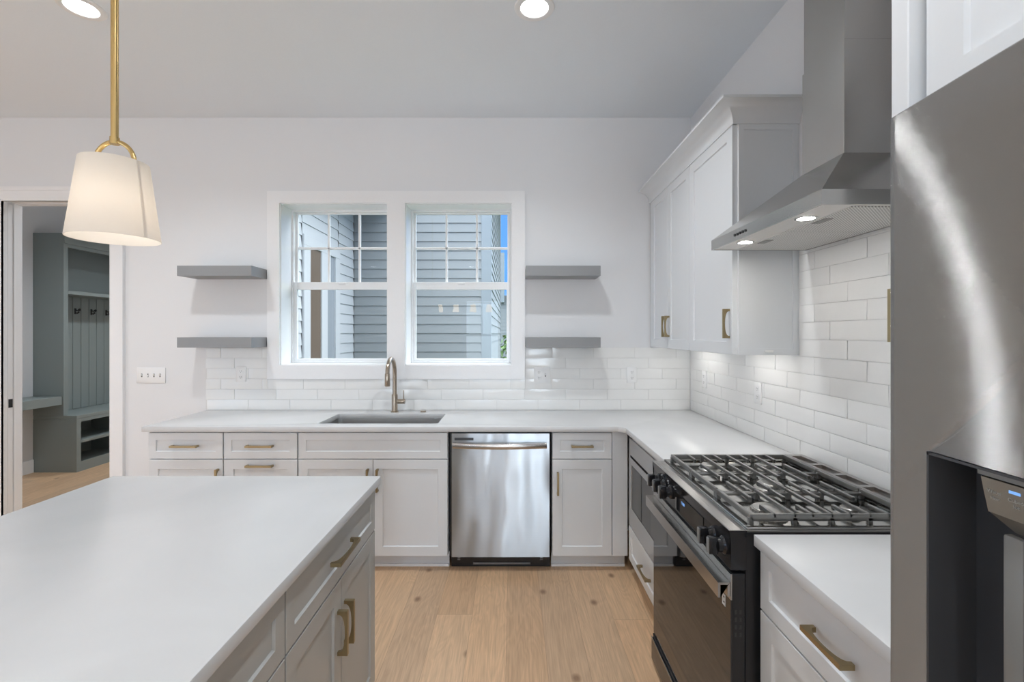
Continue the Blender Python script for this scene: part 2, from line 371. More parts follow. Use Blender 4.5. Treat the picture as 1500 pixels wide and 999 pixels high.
# ------------------------------------------------------------------ helpers
class MB:
    def __init__(s): s.bm = bmesh.new()
    def _merge(s, t):
        me = bpy.data.meshes.new('tmp'); t.to_mesh(me); t.free(); s.bm.from_mesh(me); bpy.data.meshes.remove(me)
    def box(s, x0, x1, y0, y1, z0, z1, bev=0.0, seg=1):
        if x0 > x1: x0, x1 = x1, x0
        if y0 > y1: y0, y1 = y1, y0
        if z0 > z1: z0, z1 = z1, z0
        t = bmesh.new()
        bmesh.ops.create_cube(t, size=1)
        for v in t.verts:
            v.co = Vector((x0 + (v.co.x + .5) * (x1 - x0), y0 + (v.co.y + .5) * (y1 - y0), z0 + (v.co.z + .5) * (z1 - z0)))
        if bev: bmesh.ops.bevel(t, geom=t.edges[:], offset=bev, segments=seg, affect='EDGES', profile=0.5)
        s._merge(t); return s
    def prism(s, pts, f, e0, e1, bev=0.0):
        t = bmesh.new()
        a = [t.verts.new(f(p[0], p[1], e0)) for p in pts]
        b = [t.verts.new(f(p[0], p[1], e1)) for p in pts]
        n = len(pts)
        fa = t.faces.new(a); fb = t.faces.new(b[::-1])
        for i in range(n): t.faces.new((a[i], b[i], b[(i + 1) % n], a[(i + 1) % n]))
        bmesh.ops.triangulate(t, faces=[fa, fb])
        s._merge(t); return s
    def tube(s, pts, r, n=12, cap=True, sx=1.0):
        pts = [Vector(p) for p in pts]; rr = r if isinstance(r, (list, tuple)) else [r] * len(pts)
        bm = s.bm; rings = []; prev = None
        for i, p in enumerate(pts):
            d = (pts[min(i + 1, len(pts) - 1)] - pts[max(i - 1, 0)]).normalized()
            if prev is None:
                u = Vector((0, 0, 1)).cross(d)
                if u.length < 1e-3: u = Vector((1, 0, 0))
                u.normalize()
            else:
                u = prev - d * prev.dot(d); u.normalize()
            prev = u; w = d.cross(u)
            rings.append([bm.verts.new(p + u * cos(2 * pi * k / n) * rr[i] * sx + w * sin(2 * pi * k / n) * rr[i]) for k in range(n)])
        for a, b in zip(rings, rings[1:]):
            for k in range(n): bm.faces.new((a[k], a[(k + 1) % n], b[(k + 1) % n], b[k]))
        if cap: bm.faces.new(rings[0][::-1]); bm.faces.new(rings[-1])
        return s
    def lathe(s, prof, c=(0, 0, 0), n=32, axis='z', closed=False):
        bm = s.bm; rings = []
        for r, h in prof:
            ring = []
            for k in range(n):
                a = 2 * pi * k / n; p, q = r * cos(a), r * sin(a)
                co = {'z': (p, q, h), 'x': (h, p, q), 'y': (p, h, q)}[axis]
                ring.append(bm.verts.new((c[0] + co[0], c[1] + co[1], c[2] + co[2])))
            rings.append(ring)
        seq = list(zip(rings, rings[1:]))
        if closed: seq.append((rings[-1], rings[0]))
        for a, b in seq:
            for k in range(n): bm.faces.new((a[k], a[(k + 1) % n], b[(k + 1) % n], b[k]))
        if not closed:
            for ring, r in ((rings[0], prof[0][0]), (rings[-1], prof[-1][0])):
                if r > 1e-5: bm.faces.new(ring)
        return s
    def hexa(s, v):   # 8 corners, bottom 4 then top 4, same winding
        vs = [s.bm.verts.new(c) for c in v]
        for f in ((3, 2, 1, 0), (4, 5, 6, 7), (0, 1, 5, 4), (1, 2, 6, 5), (2, 3, 7, 6), (3, 0, 4, 7)):
            s.bm.faces.new([vs[i] for i in f])
        return s
    def shaker(s, x0, x1, z0, z1, t=0.02, fr=0.058, rec=0.007, y=0.0, ch=0.003):
        """framed flat-panel front: back plane at y, front plane at y - t, facing -y"""
        bm = s.bm; V = lambda a, b, c: bm.verts.new((a, b, c))
        yf = y - t
        def ring(i, yy): return [V(x0 + i, yy, z0 + i), V(x1 - i, yy, z0 + i), V(x1 - i, yy, z1 - i), V(x0 + i, yy, z1 - i)]
        r = [ring(0, y), ring(0, yf + .001), ring(.001, yf), ring(fr, yf), ring(fr + ch, yf + rec)]
        for a, b in zip(r, r[1:]):
            for k in range(4): bm.faces.new((a[k], a[(k + 1) % 4], b[(k + 1) % 4], b[k]))
        bm.faces.new(r[0][::-1]); bm.faces.new(r[-1])
        return s
    def build(s, name, mat, parent=None, smooth=35, mod=None, **props):
        bmesh.ops.recalc_face_normals(s.bm, faces=s.bm.faces)
        me = bpy.data.meshes.new(name); s.bm.to_mesh(me); s.bm.free()
        mats = mat if isinstance(mat, (list, tuple)) else [mat]
        for m_ in mats: me.materials.append(m_)
        if smooth:
            for p in me.polygons: p.use_smooth = True
            me.set_sharp_from_angle(angle=radians(smooth))
        o = bpy.data.objects.new(name, me); COL.objects.link(o)
        if parent: o.parent = parent
        for k, v in props.items(): o[k] = v
        return o

def thing(name, label, cat, loc=(0, 0, 0), rot=0.0, group=None):
    o = bpy.data.objects.new(name, None); COL.objects.link(o)
    o.empty_display_size = 0.1
    o.location = loc; o.rotation_euler = (0, 0, rot)
    o['label'] = label; o['category'] = cat
    if group: o['group'] = group
    return o
def tag(o, label, cat, group=None):
    o['label'] = label; o['category'] = cat
    if group: o['group'] = group
    return o
def struct(o):
    o['kind'] = 'structure'; return o
def sroot(name, loc=(0, 0, 0)):
    o = bpy.data.objects.new(name, None); COL.objects.link(o); o.location = loc; o['kind'] = 'structure'; return o
def kids(o): return [c for c in bpy.data.objects if c.parent == o]
def dup(o, loc, rot=None, label=None):
    def cp(q, par):
        c = q.copy(); COL.objects.link(c)
        if par: c.parent = par
        for ch in kids(q): cp(ch, c)
        return c
    r = cp(o, None); r.location = loc
    if rot is not None: r.rotation_euler = (0, 0, rot)
    if label: r['label'] = label
    return r
def wallpieces(mb, a0, a1, z0, z1, ops, f):
    """boxes around rectangular openings (a_lo, a_hi, z_lo, z_hi), sorted; f(a0,a1,z0,z1) adds a box"""
    cur = a0
    for (o0, o1, p0, p1) in sorted(ops):
        if o0 > cur: f(cur, o0, z0, z1)
        if p0 > z0: f(o0, o1, z0, p0)
        if p1 < z1: f(o0, o1, p1, z1)
        cur = o1
    if cur < a1: f(cur, a1, z0, z1)
def text_mesh(name, body, size, mat, parent, loc, rot):
    c = bpy.data.curves.new(name, 'FONT'); c.body = body; c.size = size; c.align_x = 'CENTER'; c.align_y = 'CENTER'; c.extrude = 0.0002
    o = bpy.data.objects.new(name, c); COL.objects.link(o)
    dg = bpy.context.evaluated_depsgraph_get(); dg.update()
    me = bpy.data.meshes.new_from_object(o.evaluated_get(dg))
    COL.objects.unlink(o); bpy.data.objects.remove(o)
    me.materials.clear(); me.materials.append(mat)
    q = bpy.data.objects.new(name, me); COL.objects.link(q); q.parent = parent; q.location = loc; q.rotation_euler = rot
    return q

# ------------------------------------------------------------------ room dimensions
YB = 3.567        # kitchen face of the back wall
XR = 1.345        # kitchen face of the right wall
XL = -5.5; YF = -5.5
ZC = 3.116        # ceiling
ZT = 0.911        # worktops
MUD_L = -5.14; MUD_R = -2.5; MUD_E = 6.9

# ------------------------------------------------------------------ setting
b = MB(); b.box(XL - .3, XR + .3, YF - .3, YB + .1, -0.1, 0); b.box(XL - .3, MUD_R + .1, YB + .1, MUD_E + .1, -0.1, 0)
struct(b.build('floor', M['oak'], smooth=0))
b = MB(); b.box(XL - .3, XR + .3, YF - .3, YB + .24, ZC, ZC + .12); b.box(XL - .3, MUD_R + .1, YB + .24, MUD_E + .1, ZC, ZC + .12)
struct(b.build('ceiling', M['ceiling'], smooth=0))

W1 = (-1.753, -0.943); W2 = (-0.809, -0.005); WZ = (1.248, 2.470)
DR = (-3.845, -3.03); DZ = 2.485
b = MB()
wallpieces(b, XL - .3, MUD_R, 0, ZC, [(DR[0] - .02, DR[1] + .02, 0, DZ + .02)], lambda a, c, z, w: b.box(a, c, YB, YB + .12, z, w))
wallpieces(b, MUD_R, XR + .3, 0, ZC, [(W1[0], W1[1], *WZ), (W2[0], W2[1], *WZ)], lambda a, c, z, w: b.box(a, c, YB, YB + .235, z, w))
struct(b.build('wall_back', M['wall'], smooth=0))
b = MB(); b.box(XR, XR + .3, YF - .3, YB, 0, ZC)
struct(b.build('wall_right', M['wall'], smooth=0))
b = MB()
wallpieces(b, YF - .3, YB, 0, ZC, [(-3.0, 0.0, 0.1, 2.45)], lambda a, c, z, w: b.box(XL - .3, XL, a, c, z, w))
struct(b.build('wall_left', M['wall'], smooth=0))
b = MB()
wallpieces(b, XL, XR, 0, ZC, FRONT_WINDOWS, lambda a, c, z, w: b.box(a, c, YF - .3, YF, z, w))
struct(b.build('wall_front', M['wall'], smooth=0))
b = MB(); b.box(MUD_L - .12, MUD_L, YB + .12, MUD_E, 0, ZC)
struct(b.build('wall_mudroom_left', M['wall'], smooth=0))
b = MB(); b.box(MUD_L - .12, MUD_R, MUD_E, MUD_E + .1, 0, ZC)
struct(b.build('wall_mudroom_end', M['wall'], smooth=0))
b = MB(); b.box(MUD_R, MUD_R + .1, YB + .235, MUD_E + .1, 0, ZC)
struct(b.build('wall_mudroom_right', M['wall'], smooth=0))
b = MB(); b.box(MUD_L, MUD_L + .016, YB + .12, 5.058, 0, .14, .003)
struct(b.build('baseboard_mudroom', M['trim']))
b = MB(); b.box(-2.93, -2.28, YB - .016, YB, 0, .14, .003)
struct(b.build('baseboard_back', M['trim']))

# windows of the back wall
def back_window(name, x0, x1):
    r = sroot(name)
    z0, z1 = WZ
    ya, yb = YB - .002, YB + .235
    f = MB()
    t = 0.006
    f.box(x0, x0 + t, ya, yb, z0, z1); f.box(x1 - t, x1, ya, yb, z0, z1)
    f.box(x0, x1, ya, yb, z1 - t, z1); f.box(x0, x1, ya, yb, z0, z0 + t)
    # vinyl unit frame
    g = 0.02; y2 = 3.735
    for (a, c, d, e_) in ((x0 + t, x0 + g, z0 + t, z1 - t), (x1 - g, x1 - t, z0 + t, z1 - t), (x0 + g, x1 - g, z1 - g, z1 - t), (x0 + g, x1 - g, z0 + t, z0 + g)):
        f.box(a, c, y2, yb, d, e_, .002)
    f.build('frame', M['vinyl'], r)
    gx0, gx1 = x0 + .037, x1 - .037
    # upper sash (outer)
    up0, up1 = 1.875, z1 - g; gz0, gz1 = 1.897, 2.440
    s = MB(); ys, ye = 3.775, 3.800
    s.box(x0 + g, gx0, ys, ye, up0, up1, .002); s.box(gx1, x1 - g, ys, ye, up0, up1, .002)
    s.box(gx0, gx1, ys, ye, gz1, up1, .002); s.box(gx0, gx1, ys, ye, up0, gz0, .002)
    for k in (1, 2):
        xm = gx0 + (gx1 - gx0) * k / 3; s.box(xm - .009, xm + .009, ys + .002, ye - .004, gz0, gz1, .003)
    zm = (gz0 + gz1) / 2; s.box(gx0, gx1, ys + .002, ye - .004, zm - .009, zm + .009, .003)
    su = s.build('upper_sash', M['vinyl'], r)
    MB().box(gx0 - .004, gx1 + .004, 3.786, 3.790, gz0 - .004, gz1 + .004).build('pane', M['glass'], su, smooth=0)
    # lower sash (inner)
    s = MB(); ys, ye = 3.744, 3.772
    lz0, lz1 = 1.290, 1.835
    s.box(x0 + g, gx0 + .006, ys, ye, z0 + g, 1.895, .002); s.box(gx1 - .006, x1 - g, ys, ye, z0 + g, 1.895, .002)
    s.box(gx0 + .006, gx1 - .006, ys, ye, lz1, 1.895, .002); s.box(gx0 + .006, gx1 - .006, ys, ye, z0 + g, lz0, .002)
    xm = (x0 + x1) / 2
    sl = s.build('lower_sash', M['vinyl'], r)
    MB().box(gx0 + .003, gx1 - .003, 3.756, 3.760, lz0 - .004, lz1 + .004).build('pane', M['glass'], sl, smooth=0)
    k = MB(); k.box(xm - .03, xm + .03, ys - .008, ys, 1.875, 1.893, .003); k.build('sash_lock', M['vinyl'], sl)
    return r
back_window('window_1', *W1)
back_window('window_2', *W2)
b = MB()
wallpieces(b, -1.845, 0.093, 1.145, 2.557, [(W1[0], W1[1], *WZ), (W2[0], W2[1], *WZ)], lambda a, c, z, w: b.box(a, c, YB - .02, YB - .0005, z, w))
struct(b.build('trim_1', M['trim'], smooth=0))

# windows behind the camera: middle one reflected, outer two added for daylight
for i, (x0, x1, _a, _b) in enumerate(FRONT_WINDOWS):
    f = MB(); y0, y1 = YF - .2, YF - .14
    for (a, c, d, e_) in ((x0, x0 + .06, .5, 2.45), (x1 - .06, x1, .5, 2.45), (x0 + .06, x1 - .06, .5, .56), (x0 + .06, x1 - .06, 2.39, 2.45), (x0 + .06, x1 - .06, 1.42, 1.48)):
        f.box(a, c, y0, y1, d, e_)
    f.box((x0 + x1) / 2 - .012, (x0 + x1) / 2 + .012, y0, y1, 1.48, 2.39)
    struct(f.build('window_%d' % (3 + i), M['vinyl'], smooth=0))

# doorway to the mudroom: casing, split jamb and the pocket door
b = MB()
for (a, c, z, w) in ((DR[0] - .105, DR[0], 0, DZ + .105), (DR[1], DR[1] + .105, 0, DZ + .105), (DR[0], DR[1], DZ, DZ + .105)):
    b.box(a, c, YB - .017, YB - .0005, z, w)
b.box(DR[1] + .078, DR[1] + .105, YB - .026, YB - .017, 0, DZ + .105); b.box(DR[0] - .105, DR[0] - .078, YB - .026, YB - .017, 0, DZ + .105)
b.box(DR[0] - .105, DR[1] + .105, YB - .026, YB - .017, DZ + .078, DZ + .105)
struct(b.build('trim_2', M['trim'], smooth=0))
b = MB()
for (ya, yb) in ((YB - .016, YB + .028), (YB + .078, YB + .137)):
    b.box(DR[0] - .02, DR[0], ya, yb, 0, DZ); b.box(DR[1], DR[1] + .02, ya, yb, 0, DZ); b.box(DR[0] - .02, DR[1] + .02, ya, yb, DZ, DZ + .02)
b.box(DR[1] + .005, DR[1] + .02, YB + .028, YB + .078, 0, DZ)
struct(b.build('trim_3', M['trim'], smooth=0))
d1 = sroot('door_1', (DR[0] - .004, YB + .053, 0))
MB().box(-.012, 0.0, -.019, .019, .01, DZ - .01, .001).build('door_edge', M['trim'], d1)
MB().box(0.0, .003, -.015, .015, .92, .985, .001).build('latch', M['black'], d1)

# ------------------------------------------------------------------ backsplash tiles (wavy glazed 3x12 tiles on grout)
TW, TH, GAP = 0.312, 0.0783, 0.0025
def tile_surface(mb, u0, u1, v0, v1, f):
    """one hand-made tile: pillowed, slightly rippled front, f(u,v,d) with d the height off the wall"""
    if u1 - u0 < 0.012 or v1 - v0 < 0.01: return
    nu = max(3, int((u1 - u0) / .02)); nv = 5
    a, c, p, q, r_ = [random.uniform(-1, 1) for _ in range(5)]
    ph = random.uniform(0, 6.28); kx = random.uniform(14, 26); kz = random.uniform(20, 45)
    g = []
    for i in range(nu + 1):
        row = []
        for j in range(nv + 1):
            s_, t_ = i / nu, j / nv
            uu = u0 + (u1 - u0) * s_; vv = v0 + (v1 - v0) * t_
            d = .0075 + .0009 * (a * (s_ - .5) + c * (t_ - .5)) + .0005 * sin(kx * (uu - u0) + p * kz * (vv - v0) + ph) + .0005 * sin(kz * (vv - v0) + q * 18 * (uu - u0) + 2 * ph)
            if i in (0, nu) or j in (0, nv): d -= .0012
            row.append(mb.bm.verts.new(f(uu, vv, d)))
        g.append(row)
    for i in range(nu):
        for j in range(nv): mb.bm.faces.new((g[i][j], g[i + 1][j], g[i + 1][j + 1], g[i][j + 1]))
    rim = [g[i][0] for i in range(nu + 1)] + [g[nu][j] for j in range(1, nv + 1)] + [g[i][nv] for i in range(nu - 1, -1, -1)] + [g[0][j] for j in range(nv - 1, 0, -1)]
    uv = [(u0 + (u1 - u0) * i / nu, v0) for i in range(nu + 1)] + [(u1, v0 + (v1 - v0) * j / nv) for j in range(1, nv + 1)] + [(u0 + (u1 - u0) * i / nu, v1) for i in range(nu - 1, -1, -1)] + [(u0, v0 + (v1 - v0) * j / nv) for j in range(nv - 1, 0, -1)]
    low = [mb.bm.verts.new(f(x_, z_, .002)) for x_, z_ in uv]
    n = len(rim)
    for k in range(n): mb.bm.faces.new((rim[k], rim[(k + 1) % n], low[(k + 1) % n], low[k]))

def tile_field(mb, ua, ub, rows, joint, f, cut=None):
    for r in rows:
        z0 = ZT + r * TH; z1 = z0 + TH
        j = joint(r)
        k = math.floor((ua - j) / TW)
        while True:
            t0, t1 = j + k * TW, j + (k + 1) * TW
            k += 1
            if t0 > ub: break
            lo, hi = max(t0, ua), min(t1, ub)
            if hi - lo < .01: continue
            segs = [(lo, hi, z0, z1)]
            if cut:
                segs = []
                c0, c1, cz = cut
                if z1 <= cz + 1e-4: segs = [(lo, hi, z0, z1)]
                else:
                    if lo < c0: segs.append((lo, min(hi, c0), z0, z1))
                    if hi > c1: segs.append((max(lo, c1), hi, z0, z1))
                    if cz - z0 > .012 and hi > c0 and lo < c1: segs.append((max(lo, c0), min(hi, c1), z0, cz))
            for (s0, s1, y0, y1) in segs:
                tile_surface(mb, s0 + GAP / 2, s1 - GAP / 2, y0 + GAP / 2, y1 - GAP / 2, f)

bs = sroot('backsplash_back')
b = MB(); b.box(-2.314, XR, YB - .003, YB - .0005, ZT, 1.143); b.box(-2.314, -1.847, YB - .003, YB - .0005, 1.143, ZT + 6 * TH); b.box(.095, XR, YB - .003, YB - .0005, 1.143, ZT + 6 * TH)
b.build('grout', M['grout'], bs, smooth=0)
b = MB()
tile_field(b, -2.314, XR - .008, range(6), lambda r: .2957 + ((5 - r) % 3) * TW / 3, lambda u, v, d: (u, YB - d, v), cut=(-1.847, .095, 1.1435))
b.build('tiles', M['tile'], bs, smooth=50)
bs = sroot('backsplash_right')
b = MB(); b.box(XR - .003, XR - .0005, .74, YB, ZT, ZT + 6 * TH); b.box(XR - .003, XR - .0005, 1.295, 2.213, ZT + 6 * TH, 1.95)
b.build('grout', M['grout'], bs, smooth=0)
b = MB()
jr = lambda r: 2.097 - ((5 - r) % 3) * TW / 3
fr_ = lambda u, v, d: (XR - d, u, v)
tile_field(b, .75, YB - .008, range(6), jr, fr_)
tile_field(b, 1.297, 2.211, range(6, 13), jr, fr_)
b.build('tiles', M['tile'], bs, smooth=50)

# ------------------------------------------------------------------ cabinet kit
FT = 0.02
def pull_mb(mb, L, cx, cz, vertical=False, y=-FT, out=0.032, w=0.012):
    """arched bar pull: straight outside edge, curved inside edge between two feet"""
    h = L / 2; ft = .011; n = 16
    inner = [(h - ft, 0)] + [((h - ft) * cos(pi * k / n), -(out - .008) * abs(sin(pi * k / n)) ** .62) for k in range(1, n)] + [(-h + ft, 0)]
    outer = []
    for k in range(n + 1):
        if k == 0: outer.append((h, 0))
        elif k == n: outer.append((-h, 0))
        else: outer.append((h - 2 * h * (k - 1) / (n - 2), -out))
    f = (lambda a, c, e_: (cx + e_, y + c, cz + a)) if vertical else (lambda a, c, e_: (cx + a, y + c, cz + e_))
    I = [[mb.bm.verts.new(f(p[0], p[1], e_)) for p in inner] for e_ in (-w / 2, w / 2)]
    O = [[mb.bm.verts.new(f(p[0], p[1], e_)) for p in outer] for e_ in (-w / 2, w / 2)]
    for k in range(n):
        for q in (0, 1): mb.bm.faces.new((I[q][k], I[q][k + 1], O[q][k + 1], O[q][k]))
        mb.bm.faces.new((I[0][k], I[0][k + 1], I[1][k + 1], I[1][k])); mb.bm.faces.new((O[0][k], O[0][k + 1], O[1][k + 1], O[1][k]))
    for k in (0, n): mb.bm.faces.new((I[0][k], O[0][k], O[1][k], I[1][k]))
    return mb
def front(parent, name, x0, x1, z0, z1, mat, pull=None, fr=0.058):
    """pull: ('h', L, cx, cz) or ('v', L, cx, cz)"""
    o = MB().shaker(x0, x1, z0, z1, FT, fr).build(name, mat, parent, smooth=0)
    if pull:
        mb = MB(); pull_mb(mb, pull[1], pull[2], pull[3], pull[0] == 'v'); mb.build('handle', M['brass'], o, smooth=30)
    return o
G = 0.0018
def base_body(parent, w, depth, mat, toe=True, ztop=0.878, shoe=True, hole=None):
    b = MB()
    if hole is None: b.box(0, w, 0, depth, .1, ztop)
    else:
        b.box(0, .018, 0, depth, .1, ztop); b.box(w - .018, w, 0, depth, .1, ztop); b.box(.018, w - .018, 0, depth, .1, .118)
        b.box(.018, w - .018, depth - .01, depth, .118, ztop); b.box(.018, w - .018, 0, .018, .69, ztop)
    b.build('body', mat, parent, smooth=0)
    t = MB(); t.box(0, w, .062, .075, 0, .1)
    t.build('toe_kick', mat, parent, smooth=0)
    if shoe:
        t = MB(); t.box(0, w, .048, .0615, 0, .017, .003); t.build('shoe_moulding', M['trim'], parent)

YFACE = 2.945       # carcass front of the back run is FT behind the door faces
ybody = YFACE + FT
BD = YB - .012 - ybody
def back_unit(name, label, x0, x1, **k):
    t = thing(name, label, 'cabinet', (x0, ybody, 0), 0, 'white base cabinets under the back worktop')
    base_body(t, x1 - x0, BD, M['cab'], **k)
    return t, x1 - x0
ZD0, ZD1, ZDR0, ZDR1 = .1, .700, .706, .868
t, w = back_unit('base_cabinet', 'white base cabinet with one drawer over a door at the worktop\'s open end', -2.272, -1.806)
front(t, 'drawer', G, w - G, ZDR0, ZDR1, M['cab'], ('h', .165, w / 2, .787), .045)
front(t, 'door', G, w - G, ZD0, ZD1, M['cab'], ('v', .14, w - .03, .575))
t, w = back_unit('drawer_cabinet', 'white drawer stack cabinet between the end cabinet and the sink cabinet', -1.802, -1.343)
front(t, 'drawer', G, w - G, ZDR0, ZDR1, M['cab'], ('h', .165, w / 2, .787), .045)
front(t, 'drawer', G, w - G, .408, ZD1, M['cab'], ('h', .165, w / 2, .664))
front(t, 'drawer', G, w - G, ZD0, .402, M['cab'], ('h', .165, w / 2, .366))
t, w = back_unit('sink_cabinet', 'wide white sink base cabinet with false drawer front and two doors below the sink', -1.337, -.405, hole=True)
front(t, 'false_front', G, w - G, ZDR0, ZDR1, M['cab'], None, .045)
front(t, 'door', G, w / 2 - G, ZD0, ZD1, M['cab'], ('v', .14, w / 2 - .03, .575))
front(t, 'door', w / 2 + G, w - G, ZD0, ZD1, M['cab'], ('v', .14, w / 2 + .03, .575))
t, w = back_unit('base_cabinet', 'narrow white base cabinet with drawer and door between dishwasher and corner', .247, .716)
front(t, 'drawer', G, .370, ZDR0, ZDR1, M['cab'], ('h', .136, .185, .787), .045)
front(t, 'door', G, .370, ZD0, ZD1, M['cab'], ('v', .14, .034, .555))
MB().box(.374, .469, -.018, 0, .1, .874).build('filler', M['cab'], t, smooth=0)

# right run: local x runs from the far end towards the camera, front faces -X
RX = .715
def right_unit(name, label, yfar, ynear, depth=None, **k):
    t = thing(name, label, 'cabinet', (RX + FT, yfar, 0), -pi / 2, 'white base cabinets along the range wall')
    return t, yfar - ynear
t, w = right_unit('microwave_cabinet', 'white base cabinet holding the built-in microwave over a drawer, left of the range', 2.905, 2.147)
b = MB(); dpt = XR - .012 - RX - FT
b.box(0, w, 0, dpt, .1, .318); b.box(0, .018, 0, dpt, .318, .878); b.box(w - .018, w, 0, dpt, .318, .878); b.box(.018, w - .018, .45, dpt, .318, .878)
b.box(.018, w - .018, 0, .02, .850, .878)
b.build('body', M['cab'], t, smooth=0)
MB().box(0, w, .062, .075, 0, .1).build('toe_kick', M['cab'], t, smooth=0)
front(t, 'drawer', G, w - G, .102, .312, M['cab'], ('h', .165, w / 2, .205), .05)
# microwave
mw = thing('microwave', 'built-in stainless microwave with dark window set in the base cabinet left of the range', 'microwave', (RX + FT, 2.905, .318), -pi / 2)
MB().box(.022, w - .022, .002, .44, .005, .528).build('body', M['black'], mw, smooth=0)
b = MB(); z0, z1 = .002, .530
wallpieces(b, .003, w - .003, z0, z1, [(.036, w - .036, .078, .432)], lambda a, c, z, q: b.box(a, c, -FT, 0.0015, z, q))
b.build('trim_frame', M['steel'], mw, smooth=0)
b = MB(); wallpieces(b, .045, w - .045, .087, .423, [(.085, w - .20, .125, .385)], lambda a, c, z, q: b.box(a, c, -FT - .006, 0, z, q)); b.build('door_frame', M['steel'], mw, smooth=0)
MB().box(.085, w - .20, -FT - .004, 0, .125, .385).build('window', M['blackglass'], mw, smooth=0)
b = MB(); b.box(w - .185, w - .05, -FT - .0075, -FT - .0065, .1, .41); b.build('control_panel', M['blackglass'], mw, smooth=0)

t, w = right_unit('base_cabinet', 'white base cabinet with drawer and doors between the range and refrigerator', 1.366, .745)
base_body(t, w, XR - .012 - RX - FT, M['cab'], shoe=False)
front(t, 'drawer', G, w - G, .694, .870, M['cab'], ('h', .138, w / 2, .787), .045)
front(t, 'door', G, w / 2 - G, ZD0, .688, M['cab'], ('v', .14, w / 2 - .03, .565))
front(t, 'door', w / 2 + G, w - G, ZD0, .688, M['cab'], ('v', .14, w / 2 + .03, .565))

# ------------------------------------------------------------------ worktops
def slab(name, outer, holes, z0, z1, mat, bev=.002):
    bm = bmesh.new(); edges = []
    for loop in [outer] + holes:
        vs = [bm.verts.new((p[0], p[1], z0)) for p in loop]
        edges += [bm.edges.new((vs[i], vs[(i + 1) % len(vs)])) for i in range(len(vs))]
    res = bmesh.ops.triangle_fill(bm, use_beauty=True, edges=edges)
    ex = bmesh.ops.extrude_face_region(bm, geom=bm.faces[:])
    for v in [g for g in ex['geom'] if isinstance(g, bmesh.types.BMVert)]: v.co.z = z1
    bmesh.ops.recalc_face_normals(bm, faces=bm.faces)
    sharp = [e_ for e_ in bm.edges if len(e_.link_faces) == 2 and e_.calc_face_angle(0) > .5]
    if bev: bmesh.ops.bevel(bm, geom=sharp, offset=bev, segments=2, affect='EDGES', profile=.5)
    mb = MB(); mb.bm.free(); mb.bm = bm
    return mb.build(name, mat, smooth=40)
def rrect(x0, x1, y0, y1, r, n=5):
    pts = []
    for cx, cy, a0 in ((x1 - r, y1 - r, 0), (x0 + r, y1 - r, pi / 2), (x0 + r, y0 + r, pi), (x1 - r, y0 + r, 1.5 * pi)):
        pts += [(cx + r * cos(a0 + pi / 2 * k / n), cy + r * sin(a0 + pi / 2 * k / n)) for k in range(n + 1)]
    return pts
SX0, SX1, SY0, SY1 = -1.25, -.48, 3.025, 3.395
CE = 2.92
ct = slab('countertop', [(-2.296, CE), (.65, CE), (.69, CE - .04), (.69, 2.142), (XR - .0005, 2.142), (XR - .0005, YB - .0005), (-2.296, YB - .0005)], [rrect(SX0, SX1, SY0, SY1, .02)[::-1]], .8785, ZT, M['quartz'])
tag(ct, 'white quartz countertop running L-shaped under the windows to the range', 'countertop')
ct = slab('countertop', [(.69, .745), (XR - .0005, .745), (XR - .0005, 1.353), (.69, 1.353)], [], .8785, ZT, M['quartz'])
tag(ct, 'short white quartz countertop between the range and the refrigerator', 'countertop')

# sink, faucet, air switch
sk = thing('kitchen_sink', 'undermount stainless single bowl sink below the left window', 'sink', ((SX0 + SX1) / 2, (SY0 + SY1) / 2, .66))
b = MB(); hx, hy = (SX1 - SX0) / 2 + .004, (SY1 - SY0) / 2 + .004
top = rrect(-hx, hx, -hy, hy, .03); bot = rrect(-hx + .012, hx - .012, -hy + .012, hy - .012, .035)
def loopv(pts, z): return [b.bm.verts.new((p[0], p[1], z)) for p in pts]
L0 = loopv(rrect(-hx - .012, hx + .012, -hy - .012, hy + .012, .035), .218); L1 = loopv(top, .218); L2 = loopv(bot, .012); L3 = loopv(rrect(-hx + .03, hx - .03, -hy + .03, hy - .03, .03), 0)
n = len(L1)
for A, B_ in ((L0, L1), (L1, L2), (L2, L3)):
    for k in range(n): b.bm.faces.new((A[k], A[(k + 1) % n], B_[(k + 1) % n], B_[k]))
b.bm.faces.new(L3)
bowl = b.build('bowl', M['sinksteel'], sk, smooth=40)
sm = bowl.modifiers.new('thickness', 'SOLIDIFY'); sm.thickness = .0015; sm.offset = 0
MB().lathe([(.0, .004), (.042, .004), (.045, .0015), (.045, 0.0009), (0, .0009)], (0, .02, 0), 24).build('drain', M['steel'], sk)

fx, fy = -.866, 3.466
fc = thing('kitchen_faucet', 'brushed bronze pull-down gooseneck faucet behind the sink', 'faucet', (fx, fy, ZT))
MB().lathe([(.0, 0), (.029, 0), (.029, .006), (.0225, .008), (.0215, .010), (.0215, .128), (.019, .131), (.0, .131)], n=32).build('base', M['bronze'], fc)
pts = [(0, 0, .12), (0, 0, .20), (0, 0, .282)]
R = .10
for k in range(1, 17):
    a = pi * k / 16 * .965
    pts.append((0, -R + R * cos(a), .292 + R * sin(a) * 1.05))
MB().tube(pts, .0148, 20).build('neck', M['bronze'], fc)
MB().tube([(0, -.199, .302), (0, -.2, .295), (0, -.201, .215), (0, -.201, .211)], [.0155, .0175, .0185, .0165], 20).build('spray_head', M['bronze'], fc)
hd = MB().lathe([(0, .018), (.0175, .018), (.0175, .074), (.0165, .076), (0, .076)], (0, 0, .078), 24, 'x').build('handle', M['bronze'], fc)
MB().tube([(.066, 0, .09), (.066, .001, .16)], .0038, 10).build('lever', M['bronze'], hd)
a = MB().lathe([(0, .0), (.021, .0), (.021, .006), (.018, .009), (0, .010)], n=24).build('air_switch', M['bronze'])
